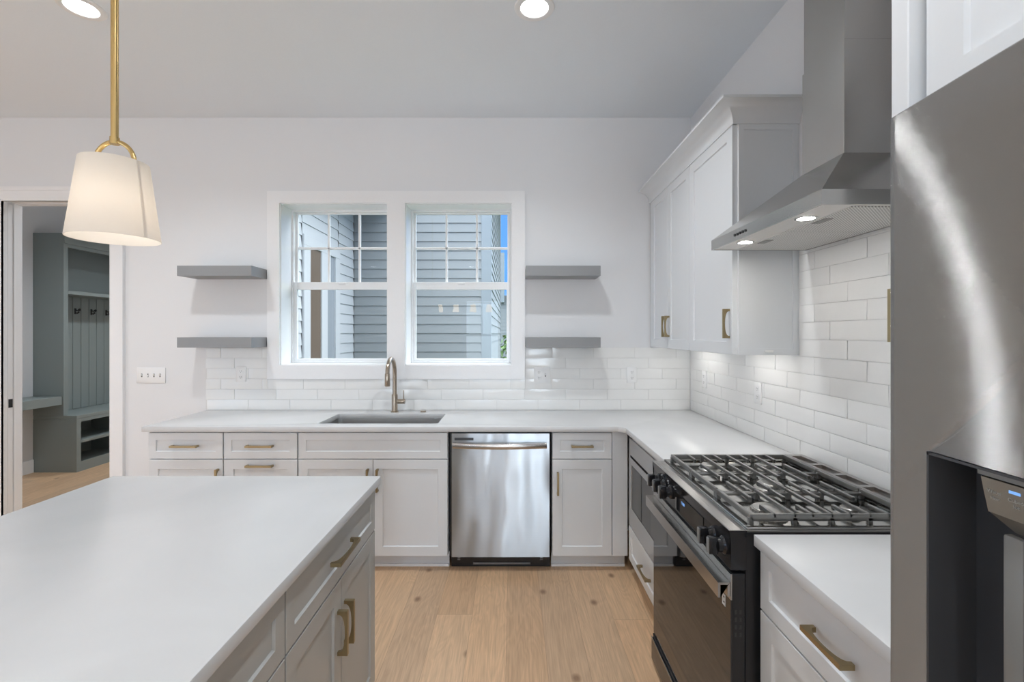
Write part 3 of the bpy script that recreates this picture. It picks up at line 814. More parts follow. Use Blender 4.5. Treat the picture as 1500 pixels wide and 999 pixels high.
a.location = (-.657, 3.47, ZT); tag(a, 'small round bronze sink button on the worktop, right of the faucet', 'button')

# ------------------------------------------------------------------ dishwasher
dw = thing('dishwasher', 'stainless dishwasher with bowed bar handle between sink cabinet and narrow cabinet', 'dishwasher', (-.402, ybody, 0), 0)
w = .645
MB().box(.008, w - .008, .0, .56, .09, .872).build('tub', M['black'], dw, smooth=0)
b = MB()
nx, nz = 24, 30; x0, x1, z0, z1 = .022, w - .014, .094, .864
grid = []
for i in range(nx + 1):
    row = []
    for j in range(nz + 1):
        s_, t_ = i / nx, j / nz
        bul = .004 * (1 - (2 * s_ - 1) ** 2) * (1 - (2 * t_ - 1) ** 4)
        row.append(b.bm.verts.new((x0 + (x1 - x0) * s_, -.022 - bul, z0 + (z1 - z0) * t_)))
    grid.append(row)
for i in range(nx):
    for j in range(nz): b.bm.faces.new((grid[i][j], grid[i + 1][j], grid[i + 1][j + 1], grid[i][j + 1]))
rim = [grid[i][0] for i in range(nx + 1)] + [grid[nx][j] for j in range(1, nz + 1)] + [grid[i][nz] for i in range(nx - 1, -1, -1)] + [grid[0][j] for j in range(nz - 1, 0, -1)]
low = [b.bm.verts.new((v.co.x, -.001, v.co.z)) for v in rim]
for k in range(len(rim)): b.bm.faces.new((rim[k], rim[(k + 1) % len(rim)], low[(k + 1) % len(rim)], low[k]))
b.bm.faces.new(low)
dd = b.build('door', M['dwsteel'], dw, smooth=40)
b = MB(); P = []
NB = 20
for i in range(NB + 1):
    s_ = i / NB; P.append((.030 + s_ * (w - .062), -.05 - .028 * (1 - (2 * s_ - 1) ** 2)))
bm = b.bm; rings = []
for (px_, py_) in P:
    rings.append([bm.verts.new((px_, py_ + dy, .795 + dz)) for dy, dz in ((.007, -.017), (-.004, -.017), (-.008, -.010), (-.008, .010), (-.004, .017), (.007, .017))])
for A, B_ in zip(rings, rings[1:]):
    for k in range(6): bm.faces.new((A[k], A[(k + 1) % 6], B_[(k + 1) % 6], B_[k]))
bm.faces.new(rings[0]); bm.faces.new(rings[-1])
for xx in (.030, w - .032):
    b.box(xx - .0 if xx < .3 else xx - .02, xx + .02 if xx < .3 else xx, -.052, -.0235, .780, .810)
b.build('handle', M['handlesteel'], dd, smooth=40)
MB().box(.040, .158, -.0268, -.0215, .822, .838).build('name_plate', M['darkgrey'], dd, smooth=0)
b = MB(); b.box(.012, w - .006, .045, .055, .004, .092); b.build('kick_plate', M['blackgloss'], dw, smooth=0)
b = MB(); b.box(.15, w - .13, .040, .045, .024, .030); b.box(.15, w - .13, .0425, .045, .018, .024); b.build('kick_highlight', M['midgrey'], dw)  # grey strips put in for the kick plate's line highlights
for xx in (.06, w - .06):
    b = MB()
    for zz in (.045, .058, .071): b.box(xx - .008, xx + .008, .0435, .045, zz, zz + .007)
    b.build('vent', M['midgrey'], dw, smooth=0)

# ------------------------------------------------------------------ gas range
rg = thing('gas_range', 'black slide-in gas range with five knobs and continuous grates', 'range', (.637, 2.137, 0), -pi / 2)
RW = .758
b = MB(); b.box(.004, RW - .004, .045, .668, .03, .905)
for xx in (.05, RW - .05):
    for yy in (.1, .6): b.lathe([(0, 0), (.018, 0), (.018, .03), (0, .03)], (xx, yy, 0), 12)
b.build('body', M['black'], rg, smooth=30)
# control panel with sloping face
cp = MB(); cp.prism([(.0, .795), (.0, .875), (-.004, .908), (.046, .908), (.046, .795)], lambda a, c, e_: (e_, a, c), 0, RW)
cpo = cp.build('control_panel', M['blackgloss'], rg, smooth=0)
b = MB(); b.box(0, RW, -.005, .047, .9085, .912, .001); b.build('bezel', M['blacksteel'], rg)
MB().box(.29, .56, -.0022, -.0005, .806, .870).build('display', M['blackglass'], cpo, smooth=0)
text_mesh('clock_digits', '12:00', .016, M['blueled'], cpo, (.375, -.0026, .850), (pi / 2, 0, 0))
for yk in (2.045, 1.967, 1.889, 1.487, 1.415):
    xx = 2.137 - yk
    k = MB(); k.lathe([(0, -.001), (.027, -.001), (.027, -.008), (.023, -.012), (.0205, -.014), (.0195, -.026), (0, -.026)], (xx, 0, .853), 28, 'y')
    ko = k.build('knob', M['blackgloss'], cpo)
    g = MB(); g.box(xx - .010, xx + .010, -.052, -.024, .828, .878, .003, 2); g.build('grip', M['blackgloss'], ko)
    g = MB(); g.box(xx - .0075, xx + .0075, -.0545, -.0505, .8305, .8755, .0015); g.build('grip_face', M['midgrey'], ko)
# oven door
b = MB(); b.box(.001, RW - .001, .004, .043, .137, .783, .002)
od = b.build('oven_door', M['black'], rg)
MB().box(.002, RW - .002, .0, .0045, .138, .705).build('door_glass', M['blackglass'], od, smooth=0)
MB().box(.002, RW - .002, .0, .0045, .706, .782).build('door_band', M['handlesteel'], od, smooth=0)
b = MB()
for k in range(4): b.box(RW - .0015, RW + .0002, .012, .017, .60 + k * .022, .612 + k * .022); b.box(RW - .0015, RW + .0002, .026, .031, .60 + k * .022, .612 + k * .022)
b.build('door_vents', M['slot'], od, smooth=0)
b = MB(); b.prism([(-.001, .757), (-.036, .757), (-.036, .713), (-.029, .713), (-.029, .750), (-.008, .750), (-.008, .715), (-.001, .715)], lambda a, c, e_: (e_, a, c), .004, RW - .004)
b.build('door_handle', M['handlesteel'], od, smooth=0)
b = MB(); wallpieces(b, RW - .055, RW - .035, .668, .702, [(RW - .051, RW - .039, .674, .696)], lambda a, c, z, q: b.box(a, c, -.0012, -.0001, z, q)); b.box(RW - .048, RW - .042, -.0012, -.0001, .68, .69)
b.build('sticker', M['plate'], od, smooth=0)
dr = MB().box(.002, RW - .002, -.010, .043, .022, .118, .002).build('lower_drawer', M['blackglass'], rg)
b = MB(); b.box(.002, RW - .002, -.004, .043, .119, .134, .001); b.build('drawer_lip', M['black'], dr)
b = MB(); b.box(.002, RW - .002, -.012, -.008, .117, .121); b.build('drawer_edge', M['handlesteel'], dr)
# cooktop: recessed polished pan with raised rim
CY0, CY1 = .047, .655
b = MB(); b.box(0, RW, CY0, CY1, .905, .912, .001)
wallpieces(b, 0, RW, CY0, CY1, [(.018, RW - .018, CY0 + .022, .575)], lambda a, c, y, q: b.box(a, c, y, q, .912, .919, .002))
ck = b.build('cooktop', M['cooktop'], rg)
# rear vent trim
b = MB(); wallpieces(b, 0, RW, .594, .672, [(.03 + i * .142, .03 + i * .142 + .118, .606, .650) for i in range(5)], lambda a, c, y, q: b.box(a, c, y, q, .919, .940))
b.box(0, RW, .594, .672, .9195, .925)
b.build('rear_vent', M['blacksteel'], rg, smooth=0)
# burners
for (bx, by, r) in ((.13, .20, .036), (.13, .44, .030), (.379, .32, .044), (.63, .18, .052), (.63, .44, .030)):
    k = MB(); k.lathe([(0, .912), (r * 1.25, .912), (r * 1.15, .916), (r * 1.0, .918), (r * 1.0, .927), (0, .927)], (bx, by, 0), 28)
    for q in range(24):
        a = 2 * pi * q / 24; k.box(bx + r * cos(a) - .0015, bx + r * cos(a) + .0015, by + r * sin(a) - .0015, by + r * sin(a) + .0015, .918, .927)
    ko = k.build('burner', M['burner'], rg)
    k = MB(); k.lathe([(0, .9272), (r * .9, .9272), (r * .93, .930), (r * .85, .933), (0, .934)], (bx, by, 0), 28); k.build('burner_cap', M['burner'], ko)
# grates: three of them side by side, bars running with the range's width
GT, GB = .948, .936
gy0, gy1 = .074, .570
def bar(mb, xa, xb, ya, yb, top=GT, bot=GB): mb.box(xa, xb, ya, yb, bot, top, .0025, 2)
ybars = [gy0, .145, .205, .258, .316, .372, .430, .486, gy1]
for gi, (ga, gb) in enumerate(((.028, .262), (.266, .492), (.496, .730))):
    m_ = MB(); hw = .0052
    bar(m_, ga, gb, gy0 - .006, gy0 + .006, bot=.930); bar(m_, ga, gb, gy1 - .006, gy1 + .006, bot=.930)
    lo_ = GT - .013
    bar(m_, ga, ga + .011, gy0, gy1, top=GT if gi == 0 else lo_, bot=.926); bar(m_, gb - .011, gb, gy0, gy1, top=GT if gi == 2 else lo_, bot=.926)
    for i, yy in enumerate(ybars[1:-1]):
        if i % 2 == 1 and gi != 1: bar(m_, ga, gb, yy - hw, yy + hw)
        elif i % 2 == 1 and gi == 1: bar(m_, ga, gb, yy - hw, yy + hw)
        else:
            L_ = (gb - ga) * .36
            for (xa, xb) in ((ga, ga + L_), (gb - L_, gb)):
                bar(m_, xa, xb, yy - hw, yy + hw)
            # finger tips bend down to the burner
            m_.box(ga + L_ - .009, ga + L_, yy - hw, yy + hw, .930, GT - .002, .002); m_.box(gb - L_, gb - L_ + .009, yy - hw, yy + hw, .930, GT - .002, .002)
    for xx in (ga + .006, gb - .006):
        for yy in (gy0, .205, .316, .430, gy1): m_.box(xx - .006, xx + .006, yy - .008, yy + .008, .9125, .938, .002)
    m_.build('grate', M['iron'], rg, smooth=30)

# ------------------------------------------------------------------ range hood
HY0, HY1, HXF = 1.380, 2.147, .903
hd = thing('range_hood', 'stainless chimney range hood mounted over the gas range', 'range hood', (XR - .009, (HY0 + HY1) / 2, 1.864))
ox, oy = XR - .009, (HY0 + HY1) / 2
def L_(x_, y_, z_): return (x_ - ox, y_ - oy, z_ - 1.864)
b = MB(); zl = 1.908
wall_t = .006
x0, x1, y0, y1 = HXF, ox, HY0, HY1
for (a, c, d, e_) in ((x0, x0 + wall_t, y0, y1), (x1 - wall_t, x1, y0, y1), (x0 + wall_t, x1 - wall_t, y0, y0 + wall_t), (x0 + wall_t, x1 - wall_t, y1 - wall_t, y1)):
    p, q = L_(a, d, 1.864), L_(c, e_, zl); b.box(p[0], q[0], p[1], q[1], p[2], q[2])
CHX, CY_0, CY_1, CZ = 1.151, 1.642, 1.878, 2.115
b.hexa([L_(x0, y0, zl), L_(x1, y0, zl), L_(x1, y1, zl), L_(x0, y1, zl), L_(CHX, CY_0, CZ), L_(x1, CY_0, CZ), L_(x1, CY_1, CZ), L_(CHX, CY_1, CZ)])
can_o = b.build('canopy', M['hoodsteel'], hd, smooth=0)
p, q = L_(CHX, CY_0, CZ - .002), L_(x1, CY_1, 2.512)
MB().box(p[0], q[0], p[1], q[1], p[2], q[2], .001).build('chimney', M['hoodsteel'], hd, smooth=0)
p, q = L_(CHX + .004, CY_0 + .004, 2.505), L_(x1, CY_1 - .004, ZC - .0005)
MB().box(p[0], q[0], p[1], q[1], p[2], q[2], .001).build('upper_chimney', M['hoodsteel'], hd, smooth=0)
# underside
p, q = L_(x0 + .006, y0 + .006, 1.8665), L_(x1 - .006, y1 - .006, 1.874)
MB().box(p[0], q[0], p[1], q[1], p[2], q[2]).build('underside', M['hoodpan'], hd, smooth=0)
ym = 1.757
for (a, c) in ((y0 + .03, ym - .002), (ym + .002, y1 - .03)):
    p, q = L_(1.01, a, 1.8635), L_(x1 - .02, c, 1.8668)
    fo = MB().box(p[0], q[0], p[1], q[1], p[2], q[2], .001).build('filter', M['filter'], hd)
    ymid = (a + c) / 2 - (.0)
    p, q = L_(1.022, ymid - .035, 1.8615), L_(1.052, ymid + .035, 1.8638)
    lt = MB().box(p[0], q[0], p[1], q[1], p[2], q[2], .001).build('latch', M['midgrey'], fo)
for yy in (1.556, 1.962):
    c = L_(.966, yy, 1.8665)
    k = MB(); k.lathe([(.026, -.0005), (.034, -.0005), (.034, -.003), (.026, -.003)], c, 28, closed=True); ko = k.build('lamp', M['steel'], hd)
    k = MB(); k.lathe([(0, -.0005), (.0258, -.0005), (.0258, -.0022), (0, -.0022)], c, 28); k.build('lamp_lens', M['puck'], ko)
for i in range(5):
    yy = 1.90 - i * .022 + .02
    k = MB(); c = L_(HXF, yy, 1.886); k.lathe([(0, .0), (.0055, .0), (.0055, -.003), (0, -.003)], c, 14, 'x'); k.build('button', M['black'], can_o)

# ------------------------------------------------------------------ wall cabinets
UX = 1.036; UZ0, UZ1 = 1.386, 2.473
def wall_unit(name, label, yfar, ynear, zt=UZ1, group='white wall cabinets on the range wall'):
    t = thing(name, label, 'cabinet', (UX + FT, yfar, UZ0), -pi / 2, group=group)
    w = yfar - ynear
    bb = MB(); bb.box(0, w, 0, XR - .001 - UX - FT, .022, zt - UZ0); bb.box(0, w, 0, .018, 0, .022); bb.box(0, .018, .018, XR - .001 - UX - FT, 0, .022); bb.box(w - .018, w, .018, XR - .001 - UX - FT, 0, .022)
    bb.build('body', M['cab'], t, smooth=0)
    return t, w
H = UZ1 - UZ0
t, w = wall_unit('wall_cabinet', 'white double-door wall cabinet in the corner next to the back wall', YB - .0105, 2.771)
MB().box(0, .030, -.018, 0, 0, H).build('filler', M['cab'], t, smooth=0)
xs = YB - .0105 - 3.158
front(t, 'door', .033, xs - G, .002, H - .002, M['cab'], ('v', .14, xs - .03, .148))
front(t, 'door', xs + G, w - G, .002, H - .002, M['cab'], ('v', .14, xs + .03, .148))
t, w = wall_unit('wall_cabinet', 'white single-door wall cabinet with panelled end beside the hood', 2.769, 2.228)
front(t, 'door', G, w - G, .002, H - .002, M['cab'], ('v', .14, w - .03, .148))
# panelled end facing the camera
b = MB(); de = XR - .001 - UX - FT
b.box(w, w + .008, .004, de, 0, H)
wallpieces(b, .004, de, 0, H, [(.03, de - .03, .03, H - .03)], lambda a, c, z, q: b.box(w + .008, w + .013, a, c, z, q))
b.build('end_panel', M['cab'], t, smooth=0)
t, w = wall_unit('wall_cabinet', 'white wall cabinet mostly hidden behind the refrigerator edge, only its brass pull showing', 1.290, .745)
front(t, 'door', G, w - G, .002, H - .002, M['cab'], ('v', .142, .03, .148))
# crown moulding on the two far wall cabinets (cove profile, mitred return)
cm = MB(); prof = []
for k in range(9):
    a = pi / 2 * k / 8
    prof.append((.006 + .082 * (1 - cos(a)), UZ1 - .004 + .082 * sin(a)))
prof = [(.0, UZ1 - .004)] + prof + [(.088, UZ1 + .090), (0, UZ1 + .090)]
ynr = 2.215
A = [cm.bm.verts.new((UX - d, YB - .001, z)) for d, z in prof]
Bv = [cm.bm.verts.new((UX - d, ynr - d, z)) for d, z in prof]
Cv = [cm.bm.verts.new((XR - .0005, ynr - d, z)) for d, z in prof]
for P_, Q_ in ((A, Bv), (Bv, Cv)):
    for k in range(len(prof)): cm.bm.faces.new((P_[k], Q_[k], Q_[(k + 1) % len(prof)], P_[(k + 1) % len(prof)]))
cm.bm.faces.new(A); cm.bm.faces.new(Cv)
cm.box(UX, XR - .001, ynr, YB - .001, UZ1 + .001, UZ1 + .012)
o = cm.build('crown_moulding', M['cab'], smooth=40); tag(o, 'white cove crown moulding along the top of the two corner wall cabinets', 'moulding')
# under-cabinet lights
for i, (yy, lab) in enumerate(((3.20, 'slim under-cabinet light beneath the corner double-door wall cabinet'), (2.42, 'slim under-cabinet light beneath the single-door wall cabinet beside the hood'))):
    t = thing('under_cabinet_light', lab, 'light', (1.20, yy, UZ0 + .0098), 0, 'lights under the wall cabinets')
    MB().box(-.02, .02, -.21, .21, .002, .012).build('housing', M['plate'], t)
    MB().box(-.014, .014, -.20, .20, .0, .0025).build('diffuser', M['strip'], t)

# ------------------------------------------------------------------ refrigerator and its surround
fg = thing('refrigerator', 'tall stainless refrigerator with water dispenser beside the short worktop', 'refrigerator', (.5835, .656, 0), -pi / 2)
FW = .905
MB().box(.004, FW - .004, .0, .70, .02, 1.765, .004).build('body', M['darkgrey'], fg)
def door_curved(x0, x1, z0, z1, name, hole=None, dep=.073):
    """gently bowed door; local front towards -y; optional rectangular opening (x0,x1,z0,z1)"""
    b = MB(); bm = b.bm
    xs_ = [x0 + .0, x0 + .002, x0 + .006, x0 + .014] + [x0 + .014 + (x1 - x0 - .028) * i / 28 for i in range(1, 28)] + [x1 - .014, x1 - .006, x1 - .002, x1]
    zs_ = [z0, z0 + .003] + [z0 + (z1 - z0) * i / 16 for i in range(1, 16)] + [z1 - .003, z1]
    if hole:
        xs_ += [hole[0], hole[1]]; zs_ += [hole[2], hole[3]]
    xs_ = sorted(set(round(v, 5) for v in xs_)); zs_ = sorted(set(round(v, 5) for v in zs_))
    def depth(x_, z_):
        s_ = (x_ - x0) / (FW)
        d = dep - .010 + .014 * (1 - (2 * s_ - 1) ** 2)
        e_ = min(x_ - x0, x1 - x_)
        if e_ < .006: d -= .006 * (1 - (max(e_, 0) / .006)) ** 2
        ez = min(z_ - z0, z1 - z_)
        if ez < .003: d -= .003 * (1 - ez / .003)
        return d
    g = [[bm.verts.new((x_, -depth(x_, z_), z_)) for z_ in zs_] for x_ in xs_]
    for i in range(len(xs_) - 1):
        for j in range(len(zs_) - 1):
            if hole and xs_[i] >= hole[0] - 1e-4 and xs_[i + 1] <= hole[1] + 1e-4 and zs_[j] >= hole[2] - 1e-4 and zs_[j + 1] <= hole[3] + 1e-4: continue
            bm.faces.new((g[i][j], g[i + 1][j], g[i + 1][j + 1], g[i][j + 1]))
    nx, nz = len(xs_) - 1, len(zs_) - 1
    rim = [g[i][0] for i in range(nx + 1)] + [g[nx][j] for j in range(1, nz + 1)] + [g[i][nz] for i in range(nx - 1, -1, -1)] + [g[0][j] for j in range(nz - 1, 0, -1)]
    low = [bm.verts.new((v.co.x, -.001, v.co.z)) for v in rim]
    for k in range(len(rim)): bm.faces.new((rim[k], rim[(k + 1) % len(rim)], low[(k + 1) % len(rim)], low[k]))
    return b.build(name, M['fridgesteel'], fg, smooth=50)
HO = (.070, .315, .94, 1.340)
dl = door_curved(.0, FW / 2 - .002, .70, 1.783, 'left_door', HO)
door_curved(FW / 2 + .002, FW, .70, 1.783, 'right_door')
door_curved(.0, FW, .04, .692, 'freezer_drawer')
b = MB(); b.box(HO[0] + .001, HO[0] + .004, -.071, -.003, HO[2], HO[3]); b.box(HO[1] - .004, HO[1] - .001, -.071, -.003, HO[2], HO[3])
b.box(HO[0] + .001, HO[1] - .001, -.071, -.003, HO[3] - .004, HO[3] - .001); b.box(HO[0] + .001, HO[1] - .001, -.071, -.003, HO[2] + .001, HO[2] + .006); b.box(HO[0] + .001, HO[1] - .001, -.012, -.003, HO[2], HO[3])
dsp = b.build('dispenser_recess', M['darkgrey'], dl, smooth=0)
# control housing of the dispenser
cx0, cx1 = .128, .275
b = MB(); b.prism([(-.015, 1.337), (-.056, 1.337), (-.063, 1.334), (-.063, 1.329), (-.015, 1.329)], lambda a, c, e_: (e_, a, c), cx0 - .001, cx1 + .001)
b.build('control_cap', M['midgrey'], dsp, smooth=0)
b = MB(); b.hexa([(cx0 + .003, -.055, 1.288), (cx1 - .003, -.055, 1.288), (cx1 - .003, -.015, 1.288), (cx0 + .003, -.015, 1.288), (cx0, -.0605, 1.3265), (cx1, -.0605, 1.3265), (cx1, -.015, 1.3265), (cx0, -.015, 1.3265)])
b.hexa([(cx0 + .014, -.036, 1.268), (cx1 - .014, -.036, 1.268), (cx1 - .014, -.015, 1.268), (cx0 + .014, -.015, 1.268), (cx0 + .004, -.054, 1.2875), (cx1 - .004, -.054, 1.2875), (cx1 - .004, -.015, 1.2875), (cx0 + .004, -.015, 1.2875)])
co = b.build('control_housing', M['taupe'], dsp, smooth=0)
fy_ = lambda z: -.0605 + .0055 * (1.3265 - z) / .0385 - .0005
tilt = math.atan2(.0055, .0385)
for (xx, zz, s_, tx) in ((.1415, 1.3125, .0058, 'Water'), (.1415, 1.3055, .0048, 'Filter'), (.163, 1.3095, .0058, 'Cubed'), (.163, 1.3035, .0058, 'Ice'), (.186, 1.306, .0058, 'Crushed')):
    text_mesh('print', tx, s_, M['paletext'], co, (xx, fy_(zz), zz), (pi / 2 + tilt, 0, 0))
zz = 1.3185
b = MB(); b.box(.1575, .1685, fy_(zz) - .0003, fy_(zz) + .001, zz - .0015, zz + .0015); b.build('indicator', M['blueled'], co, smooth=0)
b = MB(); b.box(.141, .162, -.050, -.040, 1.05, 1.268, .003, 2); b.build('paddle', M['midgrey'], dsp)
b = MB(); b.box(HO[0] + .006, HO[1] - .006, -.06, -.012, .946, .952); b.build('drip_tray', M['midgrey'], dsp)
# pocket grips along the meeting edges of the doors
for xx in (FW / 2 - .022, FW / 2 + .022):
    MB().box(xx - .012, xx + .012, -.0685, -.060, .80, 1.70, .002).build('pocket_grip', M['darkgrey'], fg)
t = thing('wall_cabinet', 'white deep wall cabinet with tall side panels enclosing the refrigerator', 'cabinet', (.61 + FT, .702, 1.80), -pi / 2, group='white wall cabinets on the range wall')
MB().box(0, .95, 0, XR - .001 - .61 - FT, 0, .673).build('body', M['cab'], t, smooth=0)
front(t, 'door', G + .003, .474, .004, .669, M['cab'], ('v', .14, .444, .10), fr=.058)
front(t, 'door', .478, .95 - G, .004, .669, M['cab'], ('v', .14, .508, .10), fr=.058)
for (a, c) in ((-.036, -.004), (.954, .986)):
    MB().box(a, c, .591 - .61 - FT, XR - .001 - .61 - FT, -1.80, .673, .0015).build('side_panel', M['cab'], t)

# ------------------------------------------------------------------ island
IX = -.55; IY1 = 1.888
IS = []
for i, (ya, yb, lab) in enumerate(((1.145, 1.888, 'grey island cabinet at the window end, with wide drawer and two doors'), (.395, 1.142, 'grey island cabinet nearer the camera, only its drawer corner showing'), (-.56, .392, 'grey island cabinet at the camera end under the island worktop'))):
    t = thing('island_cabinet', lab, 'cabinet', (IX - FT, ya, 0), pi / 2, 'grey island cabinets')
    w = yb - ya
    MB().box(0, w, 0, .70, .1, .878).build('body', M['grey'], t, smooth=0)
    MB().box(0, w, .07, .085, 0, .1).build('toe_kick', M['grey'], t, smooth=0)
    front(t, 'drawer', G, w - G, .706, .870, M['grey'], ('h', .185, w / 2, .787), .045)
    front(t, 'door', G, w / 2 - G, ZD0, .700, M['grey'], ('v', .14, w / 2 - .03, .545))
    front(t, 'door', w / 2 + G, w - G, ZD0, .700, M['grey'], ('v', .14, w / 2 + .03, .545))
ct = slab('island_countertop', [(-1.615, -.60), (-.533, -.60), (-.533, 1.91), (-1.615, 1.91)], [], .8785, ZT, M['quartz'], .003)
tag(ct, 'large white quartz worktop on the grey island', 'countertop')

# ------------------------------------------------------------------ floating shelves
SHF = 3.343
o = MB().box(-.264, .264, SHF - YB + .0005, -.0005, -.036, .036, .001).build('floating_shelf', M['shelfgrey'])
o.location = (-2.113, YB, 1.932); tag(o, 'upper grey floating shelf on the left side of the windows', 'shelf', 'grey floating shelves beside the windows')
dup(o, (-2.113, YB, 1.4235), label='lower grey floating shelf left of the windows, just above the backsplash end')
dup(o, (.359, YB, 1.932), label='upper grey floating shelf between the right window and the wall cabinets')
dup(o, (.359, YB, 1.4235), label='lower grey floating shelf right of the windows, resting above the tiles')

# ------------------------------------------------------------------ switch and outlets
def duplex(mb_holder, x):
    for zz in (.022, -.022):
        r_ = MB(); r_.box(x - .016, x + .016, -.0075, -.006, zz - .014, zz + .014, .0006); ro = r_.build('receptacle', M['plate'], mb_holder)
        s_ = MB(); s_.box(x - .0075, x - .0055, -.008, -.0074, zz - .003, zz + .007); s_.box(x + .0055, x + .0075, -.008, -.0074, zz - .003, zz + .006); s_.box(x - .002, x + .002, -.008, -.0074, zz - .010, zz - .006)
        s_.build('slots', M['slot'], ro, smooth=0)
def toggle(mb_holder, x, up):
    r_ = MB(); r_.box(x - .005, x + .005, -.0068, -.006, -.013, .013)
    ro = r_.build('toggle_slot', M['midgrey'], mb_holder, smooth=0)
    r_ = MB(); s = 1 if up else -1
    r_.hexa([(x - .004, -.006, -.004), (x + .004, -.006, -.004), (x + .004, -.006, .004), (x - .004, -.006, .004), (x - .003, -.017, s * .010 - .003), (x + .003, -.017, s * .010 - .003), (x + .003, -.017, s * .010 + .003), (x - .003, -.017, s * .010 + .003)])
    r_.build('toggle', M['plate'], mb_holder, smooth=0)
sw = thing('light_switch', 'white four-gang toggle light switch on the wall by the mudroom doorway', 'switch', (-2.727, YB, 1.172))
MB().box(-.108, .108, -.006, -.0003, -.058, .058, .002, 2).build('plate', M['plate'], sw)
for i, u_ in enumerate((1, 0, 1, 1)): toggle(sw, -.069 + i * .046, u_)
YT = YB - .0075
ol = thing('wall_outlet', 'white duplex outlet in the tiles under the left floating shelves', 'outlet', (-2.046, YT, 1.182), 0, 'white outlets in the backsplash')
MB().box(-.037, .037, -.006, .004, -.058, .058, .002, 2).build('plate', M['plate'], ol)
duplex(ol, 0)
dup(ol, (.897, YT, 1.176), label='white duplex outlet in the back wall tiles near the corner')
dup(ol, (XR - .0075, 3.29, 1.170), -pi / 2, 'white outlet on the range wall tiles nearest the corner')
dup(ol, (XR - .0075, 2.571, 1.164), -pi / 2, 'white outlet on the range wall tiles closer to the range')
o2 = thing('wall_outlet', 'white two-gang plate with an outlet and a switch below the right shelves', 'outlet', (.222, YT, 1.176), 0, 'white outlets in the backsplash')
MB().box(-.060, .060, -.006, .004, -.058, .058, .002, 2).build('plate', M['plate'], o2)
duplex(o2, -.024); toggle(o2, .024, 1)

# ------------------------------------------------------------------ ceiling downlights
def downlight(loc, label):
    t = thing('recessed_light', label, 'light', loc, 0, 'round recessed ceiling lights')
    MB().lathe([(.068, -.0005), (.071, -.006), (.082, -.008), (.098, -.006), (.101, -.0005)], n=40, closed=True).build('trim_ring', M['plate'], t)
    MB().lathe([(0, -.0008), (.0675, -.0008), (.0675, -.0035), (0, -.0035)], n=40).build('diffuser', M['can'], t)
    d = bpy.data.lights.new('downlight_beam', 'SPOT'); d.energy = CAN_POWER; d.spot_size = radians(140); d.spot_blend = .85
    d.shadow_soft_size = .06; d.color = (0.93, 0.97, 1.0)
    lo = bpy.data.objects.new('downlight_beam', d); COL.objects.link(lo); lo.parent = t; lo.location = (0, 0, -.02)
    return t
rl = downlight((.109, 2.36, ZC), 'round recessed ceiling light in front of the right window')
dup(rl, (-2.154, 2.36, ZC), label='round recessed ceiling light by the pendant rod, cut by the picture top')
for (x_, y_) in ((.109, .5), (-4.2, .5), (-2.154, -1.9), (.109, -1.9), (-4.2, -1.9), (-4.2, 2.36), (-1.0, -3.9), (-3.4, -3.9)):  # ceiling lights added out of view to fill the room
    dup(rl, (x_, y_, ZC), label='added unseen recessed ceiling light behind the camera or beside it, outside the picture')
for (y_, lab) in ((4.5, 'added unseen recessed ceiling light brightening the mudroom, above the doorway'), (5.9, 'added unseen recessed ceiling light brightening the deeper part of the mudroom')):  # mudroom lights added out of view to brighten it
    r_ = dup(rl, (-3.6, y_, ZC), label=lab)
    for c_ in kids(r_):
        if c_.type == 'LIGHT': c_.data = c_.data.copy(); c_.data.energy = 85.0; c_.data.color = (0.88, 0.95, 1.0)

# ------------------------------------------------------------------ pendant lamp
pl = thing('pendant_lamp', 'brass pendant lamp with white tapered shade hanging above the island', 'pendant lamp', (-1.07, 1.27, 1.739))
MB().tube([(0, 0, .272), (0, 0, ZC - 1.739 - .02)], .0088, 16).build('rod', M['lampbrass'], pl)
MB().lathe([(0, ZC - 1.739 - .022), (.055, ZC - 1.739 - .022), (.06, ZC - 1.739 - .018), (.06, ZC - 1.739 - .0005), (0, ZC - 1.739 - .0005)], n=32).build('canopy', M['lampbrass'], pl)
hp = [(.053 * cos(pi * k / 24), 0, .206 + .056 * sin(pi * k / 24)) for k in range(25)]
hp = [(.053, 0, .198)] + hp + [(-.053, 0, .198)]
b = MB(); b.tube(hp, .0058, 12); b.lathe([(0, .255), (.011, .255), (.011, .274), (0, .274)], n=16); b.build('hoop', M['lampbrass'], pl)
b = MB(); b.lathe([(.1018, 0), (.0757, .207), (.0740, .207), (.1000, 0)], n=64, closed=True)
sh = b.build('lamp_shade', M['shade'], pl)
b = MB(); a0 = radians(-11.6); ring = []
for k in range(4):
    a = a0 + (k - 1.5) * .03
    ring.append([b.bm.verts.new((r_ * cos(a), r_ * sin(a), z_)) for r_, z_ in ((.1022, .001), (.0763, .206), (.0759, .206), (.1018, .001))])
for A, B_ in zip(ring, ring[1:]):
    for k in range(4): b.bm.faces.new((A[k], A[(k + 1) % 4], B_[(k + 1) % 4], B_[k]))
b.bm.faces.new(ring[0]); b.bm.faces.new(ring[-1])
b.build('seam', M['shade'], sh)
b = MB(); b.tube([(.075, 0, .2045), (-.075, 0, .2045)], .0022, 8); b.tube([(0, .075, .2045), (0, -.075, .2045)], .0022, 8); b.lathe([(0, .125), (.016, .125), (.016, .205), (0, .205)], n=20)
b.build('socket', M['lampbrass'], pl)
b = MB(); b.lathe([(.0, .060), (.014, .064), (.024, .078), (.026, .092), (.02, .108), (.012, .124), (0, .125)], n=20); b.build('bulb', M['bulb'], pl)
